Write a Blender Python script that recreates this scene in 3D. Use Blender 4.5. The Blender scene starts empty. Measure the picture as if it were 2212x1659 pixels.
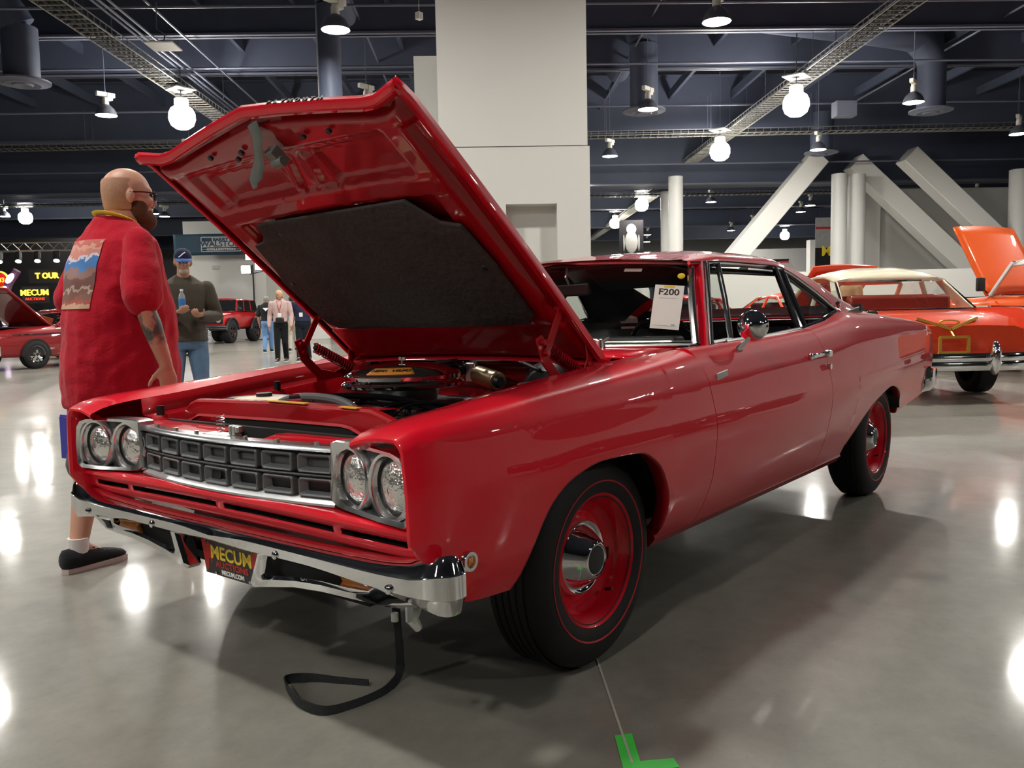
import bpy, bmesh, math, random
from math import sin, cos, pi, radians, sqrt, atan2, hypot
from mathutils import Vector as V, Matrix as Mx, Quaternion as Q, noise as NZ
random.seed(7)
C = bpy.context.scene.collection
SC = bpy.context.scene

# ---------------------------------------------------------------- camera
# world axes are the red car's: +X towards its tail, -Y the driver's side (near us), Z up
CAM = V((-2.140647, -2.251520, 1.111075)); YAW, PITCH, ROLL, FPX = 0.680861, -0.0864005, -0.0203683, 1816.385
_f = V((cos(PITCH)*cos(YAW), cos(PITCH)*sin(YAW), sin(PITCH)))
_r = V((sin(YAW), -cos(YAW), 0)); _u = _r.cross(_f)
_r2 = cos(ROLL)*_r + sin(ROLL)*_u; _u2 = -sin(ROLL)*_r + cos(ROLL)*_u
cam = bpy.data.cameras.new('camera'); camo = bpy.data.objects.new('camera', cam); C.objects.link(camo)
_m = Mx((_r2, _u2, -_f)).transposed().to_4x4(); _m.translation = CAM; camo.matrix_world = _m
cam.sensor_fit = 'HORIZONTAL'; cam.sensor_width = 36.0; cam.lens = FPX*36.0/2212.0
cam.clip_start = 0.05; cam.clip_end = 300
SC.camera = camo
SC.view_settings.view_transform = 'Standard'; SC.view_settings.look = 'None'
SC.view_settings.gamma = 1.0; SC.view_settings.use_curve_mapping = False
SC.view_settings.exposure = 0.0
LAMP = 450.0        # emission of the high-bay lenses
GLOBE = 190.0
w = bpy.data.worlds.new('hall_ambient'); SC.world = w; w.use_nodes = True
w.node_tree.nodes['Background'].inputs[0].default_value = (0.55, 0.6, 0.7, 1)
w.node_tree.nodes['Background'].inputs[1].default_value = 0.012
# hall frame: D runs into the hall along the cable trays, L to the right, origin under the camera
HY = YAW + radians(1.6)
HD = V((cos(HY), sin(HY), 0)); HL = V((sin(HY), -cos(HY), 0)); H0 = V((CAM.x, CAM.y, 0))
def hw(L, D, z=0.0): return H0 + HD*D + HL*L + V((0, 0, z))
HROT = HY - pi/2       # z rotation that turns local (x,y) into (L,D)

# ---------------------------------------------------------------- materials
MATS = {}
def pm(name, col, rough=0.5, metal=0.0, coat=0.0, coat_rough=0.03, emit=None, estr=0.0, alpha=1.0, trans=0.0,
       spec=0.5, var=0.0, vscale=8.0, bump=0.0, bscale=60.0, sheen=0.0, ior=1.45):
    if name in MATS: return MATS[name]
    m = bpy.data.materials.new(name); m.use_nodes = True; nt = m.node_tree; b = nt.nodes['Principled BSDF']
    c = (*col, 1)
    b.inputs['Base Color'].default_value = c; b.inputs['Roughness'].default_value = rough
    b.inputs['Metallic'].default_value = metal; b.inputs['Coat Weight'].default_value = coat
    b.inputs['Coat Roughness'].default_value = coat_rough; b.inputs['Specular IOR Level'].default_value = spec
    b.inputs['Transmission Weight'].default_value = trans; b.inputs['IOR'].default_value = ior
    b.inputs['Alpha'].default_value = alpha; b.inputs['Sheen Weight'].default_value = sheen
    if emit: b.inputs['Emission Color'].default_value = (*emit, 1); b.inputs['Emission Strength'].default_value = estr
    if var or bump:
        tc = nt.nodes.new('ShaderNodeTexCoord')
    if var:
        n = nt.nodes.new('ShaderNodeTexNoise'); n.inputs['Scale'].default_value = vscale; n.inputs['Detail'].default_value = 5
        mx = nt.nodes.new('ShaderNodeMix'); mx.data_type = 'RGBA'
        mx.inputs[6].default_value = tuple(x*(1-var) for x in col)+(1,); mx.inputs[7].default_value = tuple(min(1, x*(1+var)) for x in col)+(1,)
        nt.links.new(tc.outputs['Object'], n.inputs['Vector']); nt.links.new(n.outputs['Fac'], mx.inputs[0])
        nt.links.new(mx.outputs[2], b.inputs['Base Color'])
    if bump:
        n2 = nt.nodes.new('ShaderNodeTexNoise'); n2.inputs['Scale'].default_value = bscale; n2.inputs['Detail'].default_value = 3
        bp = nt.nodes.new('ShaderNodeBump'); bp.inputs['Strength'].default_value = bump; bp.inputs['Distance'].default_value = 0.01
        nt.links.new(tc.outputs['Object'], n2.inputs['Vector']); nt.links.new(n2.outputs['Fac'], bp.inputs['Height'])
        nt.links.new(bp.outputs['Normal'], b.inputs['Normal'])
    MATS[name] = m; return m

RED = pm('red_paint', (0.70, 0.0045, 0.020), 0.4, 0, 1.0, 0.02, spec=0.15, var=0.03, vscale=3)
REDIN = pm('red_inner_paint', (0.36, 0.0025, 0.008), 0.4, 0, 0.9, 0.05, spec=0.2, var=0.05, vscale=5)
CHROME = pm('chrome', (0.86, 0.87, 0.88), 0.045, 1.0, var=0.02, vscale=4)
BRUSH = pm('brushed_metal', (0.62, 0.62, 0.60), 0.28, 1.0, var=0.08, vscale=30)
ANOD = pm('bright_anodised', (0.80, 0.81, 0.82), 0.2, 1.0, var=0.05, vscale=6)
SATIN = pm('satin_alloy', (0.80, 0.81, 0.82), 0.36, 1.0, var=0.05, vscale=6)
RUBBER = pm('tire_rubber', (0.011, 0.011, 0.012), 0.6, spec=.3, var=0.2, vscale=25, bump=0.1, bscale=200)
BLACK = pm('black_satin', (0.012, 0.012, 0.013), 0.4, var=0.2, vscale=20)
DARK = pm('dark_underbody', (0.008, 0.008, 0.008), 0.8, var=0.3, vscale=15)
GLOSSBLK = pm('gloss_black', (0.006, 0.006, 0.007), 0.08, 0, 0.6)
GREYP = pm('grille_grey', (0.15, 0.155, 0.16), 0.42, 0.15, var=0.1, vscale=40)
AMBER = pm('amber_lens', (0.55, 0.17, 0.02), 0.15, 0, 0.6, var=0.15, vscale=40)
REDLENS = pm('red_lens', (0.35, 0.01, 0.01), 0.12, 0, 0.7, var=0.1, vscale=40)
REDLINE = pm('red_stripe', (0.42, 0.01, 0.015), 0.5, var=0.1, vscale=20)
BRASS = pm('gold_cad', (0.42, 0.33, 0.18), 0.3, 0.9, var=0.12, vscale=20)
GOLD = pm('gold_trim', (0.80, 0.47, 0.08), 0.3, 0.55, 0.6, var=0.05)
WHITEP = pm('white_paint', (0.72, 0.72, 0.70), 0.5, var=0.03, vscale=2)
PAPER = pm('paper', (0.86, 0.85, 0.82), 0.6, var=0.02, vscale=12)
INK = pm('printed_ink', (0.02, 0.02, 0.02), 0.6, var=0.1)
YELLOW = pm('yellow_ink', (0.85, 0.62, 0.03), 0.5, var=0.05)
PADM = pm('hood_pad_fibre', (0.043, 0.041, 0.038), 0.95, var=0.5, vscale=5, bump=0.6, bscale=40)
VINYL = pm('black_vinyl', (0.01, 0.01, 0.011), 0.45, var=0.2, vscale=20, bump=0.1, bscale=150)
DASHM = pm('dash_pad', (0.016, 0.016, 0.016), 0.5, var=0.2, vscale=20)
CREAM = pm('cream_plastic', (0.62, 0.50, 0.33), 0.5, var=0.06, vscale=10)
GREEN = pm('green_tape', (0.06, 0.60, 0.07), 0.55, var=0.10, vscale=14, bump=0.15, bscale=30)
STRAP = pm('black_webbing', (0.012, 0.013, 0.015), 0.7, var=0.3, vscale=60, bump=0.3, bscale=120)
ORANGE = pm('orange_label', (0.75, 0.27, 0.03), 0.5, var=0.08, vscale=20)
GLASSM = bpy.data.materials.new('clear_glass'); GLASSM.use_nodes = True
def _glass():
    nt = GLASSM.node_tree; nt.nodes.clear(); o = nt.nodes.new('ShaderNodeOutputMaterial')
    t = nt.nodes.new('ShaderNodeBsdfTransparent'); t.inputs[0].default_value = (0.93, 0.96, 0.94, 1)
    g = nt.nodes.new('ShaderNodeBsdfGlossy'); g.inputs['Roughness'].default_value = 0.01
    fr = nt.nodes.new('ShaderNodeFresnel'); ge = nt.nodes.new('ShaderNodeNewGeometry'); mr = nt.nodes.new('ShaderNodeMapRange')
    mr.inputs['To Min'].default_value = 1.45; mr.inputs['To Max'].default_value = 1/1.45      # pane seen from either side
    nt.links.new(ge.outputs['Backfacing'], mr.inputs['Value']); nt.links.new(mr.outputs[0], fr.inputs[0])
    mx = nt.nodes.new('ShaderNodeMixShader')
    nt.links.new(fr.outputs[0], mx.inputs[0]); nt.links.new(t.outputs[0], mx.inputs[1]); nt.links.new(g.outputs[0], mx.inputs[2])
    nt.links.new(mx.outputs[0], o.inputs[0])
_glass()
LENSM = pm('headlamp_glass', (0.80, 0.80, 0.77), 0.08, 0.85, 0.8, 0.02, var=0.25, vscale=18, bump=1.0, bscale=38)

# ---------------------------------------------------------------- mesh helpers
class MB:
    def __init__(s): s.v = []; s.f = []; s.mi = []; s.cur = 0
    def add(s, vs, fs):
        o = len(s.v); s.v += [tuple(p) for p in vs]
        for f in fs: s.f.append(tuple(i+o for i in f)); s.mi.append(s.cur)
        return s
    def box(s, c, d, rot=None):
        c = V(c); vs = []
        for x in (-.5, .5):
            for y in (-.5, .5):
                for z in (-.5, .5):
                    p = V((x*d[0], y*d[1], z*d[2]))
                    if rot is not None: p = rot @ p
                    vs.append(c+p)
        return s.add(vs, [(0,1,3,2),(4,6,7,5),(0,4,5,1),(2,3,7,6),(0,2,6,4),(1,5,7,3)])
    def bar(s, a, b, wd, ht, up=(0,0,1)):
        a, b = V(a), V(b); d = (b-a); L = d.length; x = d.normalized(); upv = V(up)
        if abs(x.dot(upv)) > .99: upv = V((1,0,0))
        y = upv.cross(x).normalized(); z = x.cross(y)
        return s.box((a+b)/2, (L, wd, ht), Mx((x, y, z)).transposed())
    def loft(s, rings, closed=True, cap=True):
        n = len(rings[0]); vs = [p for r in rings for p in r]; fs = []
        for i in range(len(rings)-1):
            for j in range(n if closed else n-1):
                k = (j+1) % n
                fs.append((i*n+j, i*n+k, (i+1)*n+k, (i+1)*n+j))
        if cap and closed:
            fs.append(tuple(range(n-1, -1, -1))); fs.append(tuple((len(rings)-1)*n+j for j in range(n)))
        return s.add(vs, fs)
    def tube(s, path, r, n=8, closed=False, cap=True, flat=None):
        pts = [V(p) for p in path]; rings = []; up = None; N = len(pts)
        for i, p in enumerate(pts):
            if closed: d = pts[(i+1) % N]-pts[i-1]
            else: d = pts[min(i+1, N-1)]-pts[max(i-1, 0)]
            if d.length < 1e-9: d = V((0,0,1))
            d.normalize()
            if up is None: up = V((0,0,1)) if abs(d.z) < .9 else V((1,0,0))
            x = up.cross(d)
            if x.length < 1e-6: x = d.orthogonal()
            x.normalize(); y = d.cross(x); up = y
            ri = r[i] if isinstance(r, (list, tuple)) else r
            fy = 1.0 if flat is None else flat
            rings.append([p+x*(cos(2*pi*k/n)*ri)+y*(sin(2*pi*k/n)*ri*fy) for k in range(n)])
        if closed: rings.append(rings[0]); return s.loft(rings, True, False)
        return s.loft(rings, True, cap)
    def cyl(s, a, b, r, r2=None, n=16):
        return s.tube([a, b], [r, r if r2 is None else r2], n)
    def lathe(s, prof, o=(0,0,0), ax=(0,0,1), n=32, closed_prof=False):
        o = V(o); ax = V(ax).normalized(); x = ax.orthogonal().normalized(); y = ax.cross(x)
        if abs(ax.z) < .9:
            y = V((0,0,1)) - ax*ax.z; y.normalize(); x = y.cross(ax)
        vs = []; m = len(prof)
        for k in range(n):
            a = 2*pi*k/n; d = x*cos(a)+y*sin(a)
            for (r, h) in prof: vs.append(o+d*r+ax*h)
        fs = []
        for k in range(n):
            for j in range(m if closed_prof else m-1):
                j2 = (j+1) % m; k2 = (k+1) % n
                fs.append((k*m+j, k2*m+j, k2*m+j2, k*m+j2))
        return s.add(vs, fs)
    def sphere(s, c, r, nu=16, nv=10, rot=None):
        c = V(c); r = (r, r, r) if not hasattr(r, '__len__') else r
        vs = []; fs = []
        for i in range(nv+1):
            t = pi*i/nv
            for j in range(nu):
                a = 2*pi*j/nu; p = V((r[0]*sin(t)*cos(a), r[1]*sin(t)*sin(a), r[2]*cos(t)))
                if rot is not None: p = rot @ p
                vs.append(c+p)
        for i in range(nv):
            for j in range(nu):
                k = (j+1) % nu; fs.append((i*nu+j, (i+1)*nu+j, (i+1)*nu+k, i*nu+k))
        return s.add(vs, fs)
    def grid(s, g, flip=False):
        n = len(g[0]); vs = [p for r in g for p in r]; fs = []
        for i in range(len(g)-1):
            for j in range(n-1):
                q = (i*n+j, i*n+j+1, (i+1)*n+j+1, (i+1)*n+j)
                fs.append(q[::-1] if flip else q)
        return s.add(vs, fs)
    def prism(s, pts, off):
        n = len(pts); off = V(off); a = [V(p) for p in pts]; b = [p+off for p in a]
        return s.add(a+b, [tuple(range(n-1,-1,-1)), tuple(range(n, 2*n))]+[(i, (i+1)%n, (i+1)%n+n, i+n) for i in range(n)])
    def mirror_y(s):
        o = len(s.v); nf = list(s.f); nm = list(s.mi)
        s.v += [(p[0], -p[1], p[2]) for p in s.v[:o]]
        for f, m in zip(nf, nm): s.f.append(tuple(i+o for i in reversed(f))); s.mi.append(m)
        return s
    def build(s, name, mat, parent=None, smooth=35, solid=0, bevel=0, sub=0, merge=False, fixn=True, segs=2, label=None, kind=None):
        me = bpy.data.meshes.new(name); me.from_pydata(s.v, [], s.f)
        mats = mat if isinstance(mat, (list, tuple)) else [mat]
        for m in mats: me.materials.append(m)
        if len(mats) > 1: me.polygons.foreach_set('material_index', s.mi)
        if merge or fixn:
            bm = bmesh.new(); bm.from_mesh(me)
            if merge: bmesh.ops.remove_doubles(bm, verts=bm.verts, dist=1e-5)
            bmesh.ops.recalc_face_normals(bm, faces=bm.faces)
            bm.to_mesh(me); bm.free()
        if smooth:
            me.polygons.foreach_set('use_smooth', [True]*len(me.polygons))
            if smooth < 180: me.set_sharp_from_angle(angle=radians(smooth))
        o = bpy.data.objects.new(name, me); C.objects.link(o)
        if parent is not None: o.parent = parent
        if solid:
            md = o.modifiers.new('thickness', 'SOLIDIFY'); md.thickness = abs(solid); md.offset = -1 if solid > 0 else 1
        if bevel:
            md = o.modifiers.new('bevel', 'BEVEL'); md.width = bevel; md.segments = segs; md.limit_method = 'ANGLE'; md.angle_limit = radians(40)
            md.harden_normals = False
        if sub:
            md = o.modifiers.new('sub', 'SUBSURF'); md.levels = sub; md.render_levels = sub
        if label: o['label'] = label
        if kind: o['kind'] = kind
        return o

def thing(name, label, cat, loc=(0,0,0), rotz=0.0, group=None):
    o = bpy.data.objects.new(name, None); C.objects.link(o); o.location = loc; o.rotation_euler = (0,0,rotz)
    o.empty_display_size = 0.1
    return tag(o, label, cat, group)
def tag(o, label, cat, group=None):
    o['label'] = label; o['category'] = cat
    if group: o['group'] = group
    return o
def dup(root, loc=None, rotz=None, label=None):
    r = root.copy(); C.objects.link(r)
    if loc is not None: r.location = loc
    if rotz is not None: r.rotation_euler = (0,0,rotz)
    if label: r['label'] = label
    for ch in list(root.children):
        c = ch.copy(); C.objects.link(c); c.parent = r
        for g in list(ch.children):
            d = g.copy(); C.objects.link(d); d.parent = c
    return r
def text(s, name, mat, parent, size, mtx, extrude=0.001, align='CENTER', bold=0.0, sx=1.0, shear=0.0):
    cu = bpy.data.curves.new(name, 'FONT'); cu.body = s; cu.size = size; cu.extrude = extrude
    cu.align_x = align; cu.align_y = 'CENTER'; cu.offset = bold; cu.shear = shear; cu.resolution_u = 3
    o = bpy.data.objects.new(name+'_tmp', cu); C.objects.link(o)
    dg = bpy.context.evaluated_depsgraph_get(); me = bpy.data.meshes.new_from_object(o.evaluated_get(dg))
    bpy.data.objects.remove(o); bpy.data.curves.remove(cu)
    me.name = name; me.transform(mtx @ Mx.Diagonal((sx, 1, 1, 1))); me.materials.clear(); me.materials.append(mat)
    t = bpy.data.objects.new(name, me); C.objects.link(t)
    if parent is not None: t.parent = parent
    return t
def frame(o, x, y):            # matrix with local x, y (and z = x cross y) at o
    x = V(x).normalized(); z = x.cross(V(y)).normalized(); y = z.cross(x)
    m = Mx((x, y, z)).transposed().to_4x4(); m.translation = V(o); return m
def pchip(xs, ys):
    n = len(xs); h = [xs[i+1]-xs[i] for i in range(n-1)]; d = [(ys[i+1]-ys[i])/h[i] for i in range(n-1)]
    m = [0.0]*n; m[0] = d[0]; m[-1] = d[-1]
    for i in range(1, n-1):
        if d[i-1]*d[i] > 0:
            w1 = 2*h[i]+h[i-1]; w2 = h[i]+2*h[i-1]; m[i] = (w1+w2)/(w1/d[i-1]+w2/d[i])
    def f(x):
        x = min(max(x, xs[0]), xs[-1]); i = 0
        while i < n-2 and x > xs[i+1]: i += 1
        t = (x-xs[i])/h[i]; t2, t3 = t*t, t*t*t
        return (2*t3-3*t2+1)*ys[i]+(t3-2*t2+t)*h[i]*m[i]+(-2*t3+3*t2)*ys[i+1]+(t3-t2)*h[i]*m[i+1]
    return f
def catmull(pts, n=6, closed=False):
    P = [V(p) for p in pts]; out = []; N = len(P)
    for i in range(N if closed else N-1):
        p0 = P[i-1] if (closed or i > 0) else P[0]*2-P[1]; p1 = P[i]; p2 = P[(i+1) % N]
        p3 = P[(i+2) % N] if (closed or i+2 < N) else p2*2-p1
        for k in range(n):
            t = k/n
            out.append(0.5*((2*p1)+(p2-p0)*t+(2*p0-5*p1+4*p2-p3)*t*t+(3*p1-p0-3*p2+p3)*t**3))
    if not closed: out.append(P[-1])
    return out
def lin(a, b, n): return [a+(b-a)*i/(n-1) for i in range(n)]
# ================================================================ the hall
NAVY = pm('navy_steel', (0.055, 0.066, 0.105), 0.6, var=0.15, vscale=1.5)
NAVYL = pm('navy_steel_flange', (0.11, 0.12, 0.165), 0.5, var=0.15, vscale=1.5)
DECK = pm('navy_deck', (0.045, 0.052, 0.080), 0.8, var=0.2, vscale=0.6)
GALV = pm('galvanised', (0.42, 0.41, 0.37), 0.35, 0.8, var=0.12, vscale=9)
WALLW = pm('wall_white', (0.64, 0.63, 0.60), 0.6, var=0.02, vscale=0.7)
WALLG = pm('wall_grey', (0.42, 0.42, 0.41), 0.6, var=0.03, vscale=0.7)
COLW = pm('column_paint', (0.55, 0.55, 0.53), 0.45, var=0.03, vscale=1.2)
LENSW = pm('lamp_lens', (1, 1, 1), 0.4, emit=(1.0, 0.97, 0.90), estr=LAMP, var=0.01)
LENSG = pm('globe_lens', (1, 1, 1), 0.4, emit=(1.0, 0.96, 0.88), estr=GLOBE, var=0.01)
BALL = pm('lamp_housing', (0.62, 0.62, 0.56), 0.5, var=0.05)
SPUN = pm('lamp_reflector', (0.16, 0.17, 0.21), 0.35, 0.6, var=0.1)
CURT = pm('black_curtain', (0.012, 0.011, 0.013), 0.9, var=0.3, vscale=2)

FLOORM = bpy.data.materials.new('polished_concrete'); FLOORM.use_nodes = True
def _floor():
    nt = FLOORM.node_tree; b = nt.nodes['Principled BSDF']; L = nt.links
    tc = nt.nodes.new('ShaderNodeTexCoord')
    def noise(sc, det=6, rough=.6, dist=0.0):
        n = nt.nodes.new('ShaderNodeTexNoise'); n.inputs['Scale'].default_value = sc; n.inputs['Detail'].default_value = det
        n.inputs['Roughness'].default_value = rough; n.inputs['Distortion'].default_value = dist
        L.new(tc.outputs['Object'], n.inputs['Vector']); return n.outputs['Fac']
    def ramp(f, a, b_, ca, cb):
        r = nt.nodes.new('ShaderNodeValToRGB'); r.color_ramp.elements[0].position = a; r.color_ramp.elements[1].position = b_
        r.color_ramp.elements[0].color = ca; r.color_ramp.elements[1].color = cb; L.new(f, r.inputs[0]); return r.outputs[0]
    c1 = ramp(noise(0.55, 8, .62, .8), .32, .70, (0.185, 0.174, 0.148, 1), (0.275, 0.258, 0.224, 1))
    c2 = ramp(noise(7.0, 6, .7), .3, .75, (0.80, 0.80, 0.80, 1), (1.08, 1.08, 1.08, 1))
    c3 = ramp(noise(70.0, 3, .6), .62, .80, (1, 1, 1, 1), (0.72, 0.72, 0.72, 1))
    def mul(a, b_):
        m = nt.nodes.new('ShaderNodeMix'); m.data_type = 'RGBA'; m.blend_type = 'MULTIPLY'; m.inputs[0].default_value = 1
        L.new(a, m.inputs[6]); L.new(b_, m.inputs[7]); return m.outputs[2]
    L.new(mul(mul(c1, c2), c3), b.inputs['Base Color'])
    b.inputs['Roughness'].default_value = 0.42; b.inputs['Specular IOR Level'].default_value = 0.2
    b.inputs['Coat Weight'].default_value = 0.45
    r = ramp(noise(1.1, 6, .65), .3, .75, (0.05, 0.05, 0.05, 1), (0.14, 0.14, 0.14, 1)); L.new(r, b.inputs['Coat Roughness'])
    bp = nt.nodes.new('ShaderNodeBump'); bp.inputs['Strength'].default_value = 0.05; bp.inputs['Distance'].default_value = 0.02
    L.new(noise(3.0, 3, .5), bp.inputs['Height']); L.new(bp.outputs['Normal'], b.inputs['Coat Normal'])
_floor()
MB().box(hw(0, 30, -0.15), (130, 130, 0.3), Mx.Rotation(HROT, 3, 'Z')).build('floor', FLOORM, kind='structure')
fl = bpy.data.objects['floor']
ZC = 10.4
MB().box(hw(0, 30, ZC+.15), (130, 130, 0.3), Mx.Rotation(HROT, 3, 'Z')).build('ceiling', DECK, kind='structure')
R3 = Mx.Rotation(HROT, 3, 'Z')
def hbox(L0, L1, D0, D1, z0, z1, mb=None):
    return (mb or MB()).box(hw((L0+L1)/2, (D0+D1)/2, (z0+z1)/2), (abs(L1-L0), abs(D1-D0), z1-z0), R3)
for nm, a in (('wall_back', (-64, 64, 94, 94.6, 0, ZC)), ('wall_front', (-64, 64, -34.6, -34, 0, ZC)), ('wall_left', (-64.6, -64, -34, 94, 0, ZC)), ('wall_right', (64, 64.6, -34, 94, 0, ZC))):
    hbox(*a).build(nm, WALLG, kind='structure')
# saw-cut joint in the slab: a pale filler bead
j0, j1 = V((-0.20, -1.02, 0)), V((-0.99, -1.71, 0)); jd = (j1-j0).normalized()
MB().bar(j0-jd*6.5+V((0,0,.0005)), j1+jd*3+V((0,0,.0005)), 0.006, 0.003).build('floor_joint', pm('joint_filler', (0.42, 0.40, 0.34), 0.6, var=0.2, vscale=30), fl)

# ---- girders, joists
def ibeam(L0, L1, D, zb, h, fw, name):
    st = MB(); hbox(L0, L1, D-.04, D+.04, zb, zb+h, st).build(name, NAVY, kind='structure')
    o = bpy.data.objects[name]
    MB().box(hw((L0+L1)/2, D, zb+.03), (L1-L0, fw, .06), R3).build('bottom_flange', NAVYL, o)
    MB().box(hw((L0+L1)/2, D, zb+h), (L1-L0, fw, .06), R3).build('top_flange', NAVY, o)
for i, (D, zb, h, fw) in enumerate(((9.6, 8.6, 1.5, .34), (16.6, 8.6, 1.5, .34), (23.2, 8.5, 1.5, .34), (27.0, 8.55, 1.4, .2), (33.6, 7.9, 2.2, .5), (45, 7.6, 1.2, .4), (54, 7.4, 1.2, .4), (64, 7.2, 1.2, .4), (76, 7.2, 1.2, .4))):
    ibeam(-48, 48, D, zb, h, fw, 'trim_%d' % (i+1))
tb = hbox(-48, 48, 38.6, 39.6, 6.65, 9.0).build('trim_10', NAVY, kind='structure')
MB().box(hw(0, 38.55, 6.68), (96, .35, .07), R3).build('bottom_flange', NAVYL, tb)
jn = MB()
for k in range(-16, 17): hbox(k*2.45-.06, k*2.45+.06, 4, 90, 9.25, 9.55, jn)
jn.build('ceiling_joists', NAVY, kind='structure')
cn = MB()
for k, (L, z) in enumerate(((-8.4, 8.0), (-8.25, 8.0), (-8.1, 8.05), (-7.6, 8.3), (9.5, 8.0), (9.65, 8.0), (9.8, 8.05), (10.4, 8.3), (-3.2, 8.9), (4.6, 8.9), (14.2, 8.8))): cn.cyl(hw(L, 6, z), hw(L, 90, z), .03, n=6)
for D, z in ((20.0, 8.2), (25.2, 8.3), (29.5, 8.1), (36, 7.2)): cn.cyl(hw(-45, D, z), hw(45, D+.3, z), .035, n=6)
cn.build('ceiling_conduits', NAVYL, kind='structure')

# ---- cable trays (wire ladders hung under the girders)
def tray(p0, p1, wd, label):
    p0, p1 = V(p0), V(p1); d = (p1-p0).normalized(); s = d.cross(V((0,0,1))).normalized(); n = int((p1-p0).length/.28)
    t = thing('cable_tray', label, 'cable tray', p0)
    def rel(mb): mb.v = [tuple(V(q)-p0) for q in mb.v]; return mb
    for sg in (-1, 1):
        m = MB(); m.bar(p0+s*sg*wd/2, p1+s*sg*wd/2, .03, .03); m.bar(p0+s*sg*wd/2+V((0,0,.16)), p1+s*sg*wd/2+V((0,0,.16)), .02, .02)
        rel(m).build('side_rail', GALV, t)
    m = MB()
    for i in range(n):
        c = p0+d*(i*.28)
        m.bar(c-s*wd/2, c+s*wd/2, .03, .02, d)
        for sg in (-1, 1): m.bar(c+s*sg*wd/2, c+s*sg*wd/2+V((0,0,.16)), .015, .015, d)
    rel(m).build('rungs', GALV, t, smooth=0, kind='stuff')
    m = MB()
    for k in range(3): m.cyl(p0+s*(k-1)*.12+V((0,0,.05)), p1+s*(k-1)*.12+V((0,0,.05)), .03, n=6)
    rel(m).build('cables', DARK, t)
    m = MB()
    for i in range(2, n, 14):
        for sg in (-1, 1): m.cyl(p0+d*(i*.28)+s*sg*wd/2, p0+d*(i*.28)+s*sg*wd/2+V((0,0,1.5)), .008, n=4)
    rel(m).build('hanger_rods', NAVYL, t, kind='stuff')
    return t
tray((1.0, 12.2, 7.6), (24.5, 31.6, 7.6), .62, 'long wire cable tray running away above the bald man')
tray((12.2, -2.2, 7.6), (37.3, 19.3, 7.6), .62, 'long wire cable tray running away above the red coupe\'s tail')
tray((8.0, 37.2, 7.6), (37.5, 0.2, 7.6), .55, 'wire cable tray crossing the hall in front of the deep navy girder')
tray((39.6, 21.2, 7.3), (64, 42, 7.3), .6, 'cable tray running into the far hall beside the white pillar')
tray((14, 47.5, 7.0), (48, 8, 7.0), .5, 'far cable tray crossing behind the deep navy girder')

# ---- high-bay lamps
LZ = 6.8
def lamp_proto(globe):
    t = thing('high_bay_lamp', '', 'lamp', (0,0,-50))
    if not globe:
        MB().lathe([(.29, 0), (.285, .015), (.27, .09), (.21, .2), (.12, .28), (.09, .3), (.0, .3)], n=28).build('reflector', SPUN, t, solid=.004)
        MB().lathe([(.0, -.012), (.15, -.008), (.255, .004), (.27, .02), (.0, .03)], n=28).build('lens', LENSW, t)
        MB().lathe([(.0, .3), (.085, .3), (.085, .44), (.06, .5), (0, .5)], n=14).build('lamp_socket', BALL, t)
        MB().box((0, 0, .58), (.52, .12, .12)).box((.1, 0, .53), (.16, .15, .2)).build('ballast_box', BALL, t, bevel=.015)
        MB().cyl((0, 0, .62), (0, 0, 2.6), .012, n=6).build('hanger_rod', NAVYL, t)
    else:
        MB().lathe([(.0, -.30), (.14, -.28), (.25, -.2), (.30, -.06), (.29, .08), (.24, .18), (.15, .24), (0, .26)], n=24).build('globe', LENSG, t)
        MB().lathe([(0, .25), (.16, .25), (.16, .40), (.1, .44), (0, .44)], n=14).build('lamp_socket', BALL, t)
        MB().box((0, .0, .62), (.5, .5, .03)).build('reflector_plate', WHITEP, t)
        MB().cyl((0, 0, .44), (0, 0, 3.05), .015, n=6).build('hanger_rod', NAVYL, t)
    return t
PL, PG = lamp_proto(False), lamp_proto(True); PG.scale = (1.2, 1.2, 1.2); used = {False: False, True: False}
def lamp(x, y, label, globe=False, z=LZ, group=None):
    p = PG if globe else PL
    if not used[globe]:
        used[globe] = True; o = p; o.location = (x, y, z); o['label'] = label
    else: o = dup(p, (x, y, z), None, label)
    o['group'] = group or 'ceiling lamps of the hall'
    return o
lamp(9.27, 11.36, 'high bay lamp left of the white pillar, nearest lamp on that side')
lamp(14.07, 5.41, 'high bay lamp at the top edge right of the white pillar')
lamp(9.57, 21.67, 'high bay lamp above and left of the bald man\'s head')
lamp(10.94, 20.09, 'bright bare globe lamp under the left cable tray', True, 6.75)
lamp(19.66, 10.17, 'high bay lamp under the round duct, just right of the white pillar')
lamp(21.77, 6.65, 'large bright globe lamp under the right cable tray', True, 6.75)
lamp(24.26, 4.19, 'high bay lamp at upper right, right of the large globe lamp')
lamp(31.76, 2.65, 'high bay lamp cut by the right edge of the photo')
lamp(25.19, 14.95, 'high bay lamp below the crossing tray next to the white pillar')
lamp(26.90, 11.34, 'smaller globe lamp where the two right cable trays cross', True, 6.75)
lamp(29.63, 8.74, 'high bay lamp just above the slanted brace top')
lamp(35.47, 13.71, 'high bay lamp seen below the girder left of the slanted brace')
lamp(38.55, 21.36, 'far globe lamp left of the round white columns', True, 6.75)
lamp(45.78, 27.56, 'second far globe lamp beside the white pillar', True, 6.75)
lamp(40.94, 18.43, 'far high bay lamp right of the round white columns')
lamp(49.68, 16.69, 'far high bay lamp framed beneath the slanted brace')
lamp(48.22, 6.85, 'far high bay lamp behind the right pair of braces')
lamp(17.48, 47.65, 'far bright globe lamp behind the bald man\'s back', True, 6.75)
lamp(16.69, 48.33, 'far high bay lamp at the left edge of the photo')
lamp(21.86, 42.13, 'far high bay lamp right of the bald man\'s beard')
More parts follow.
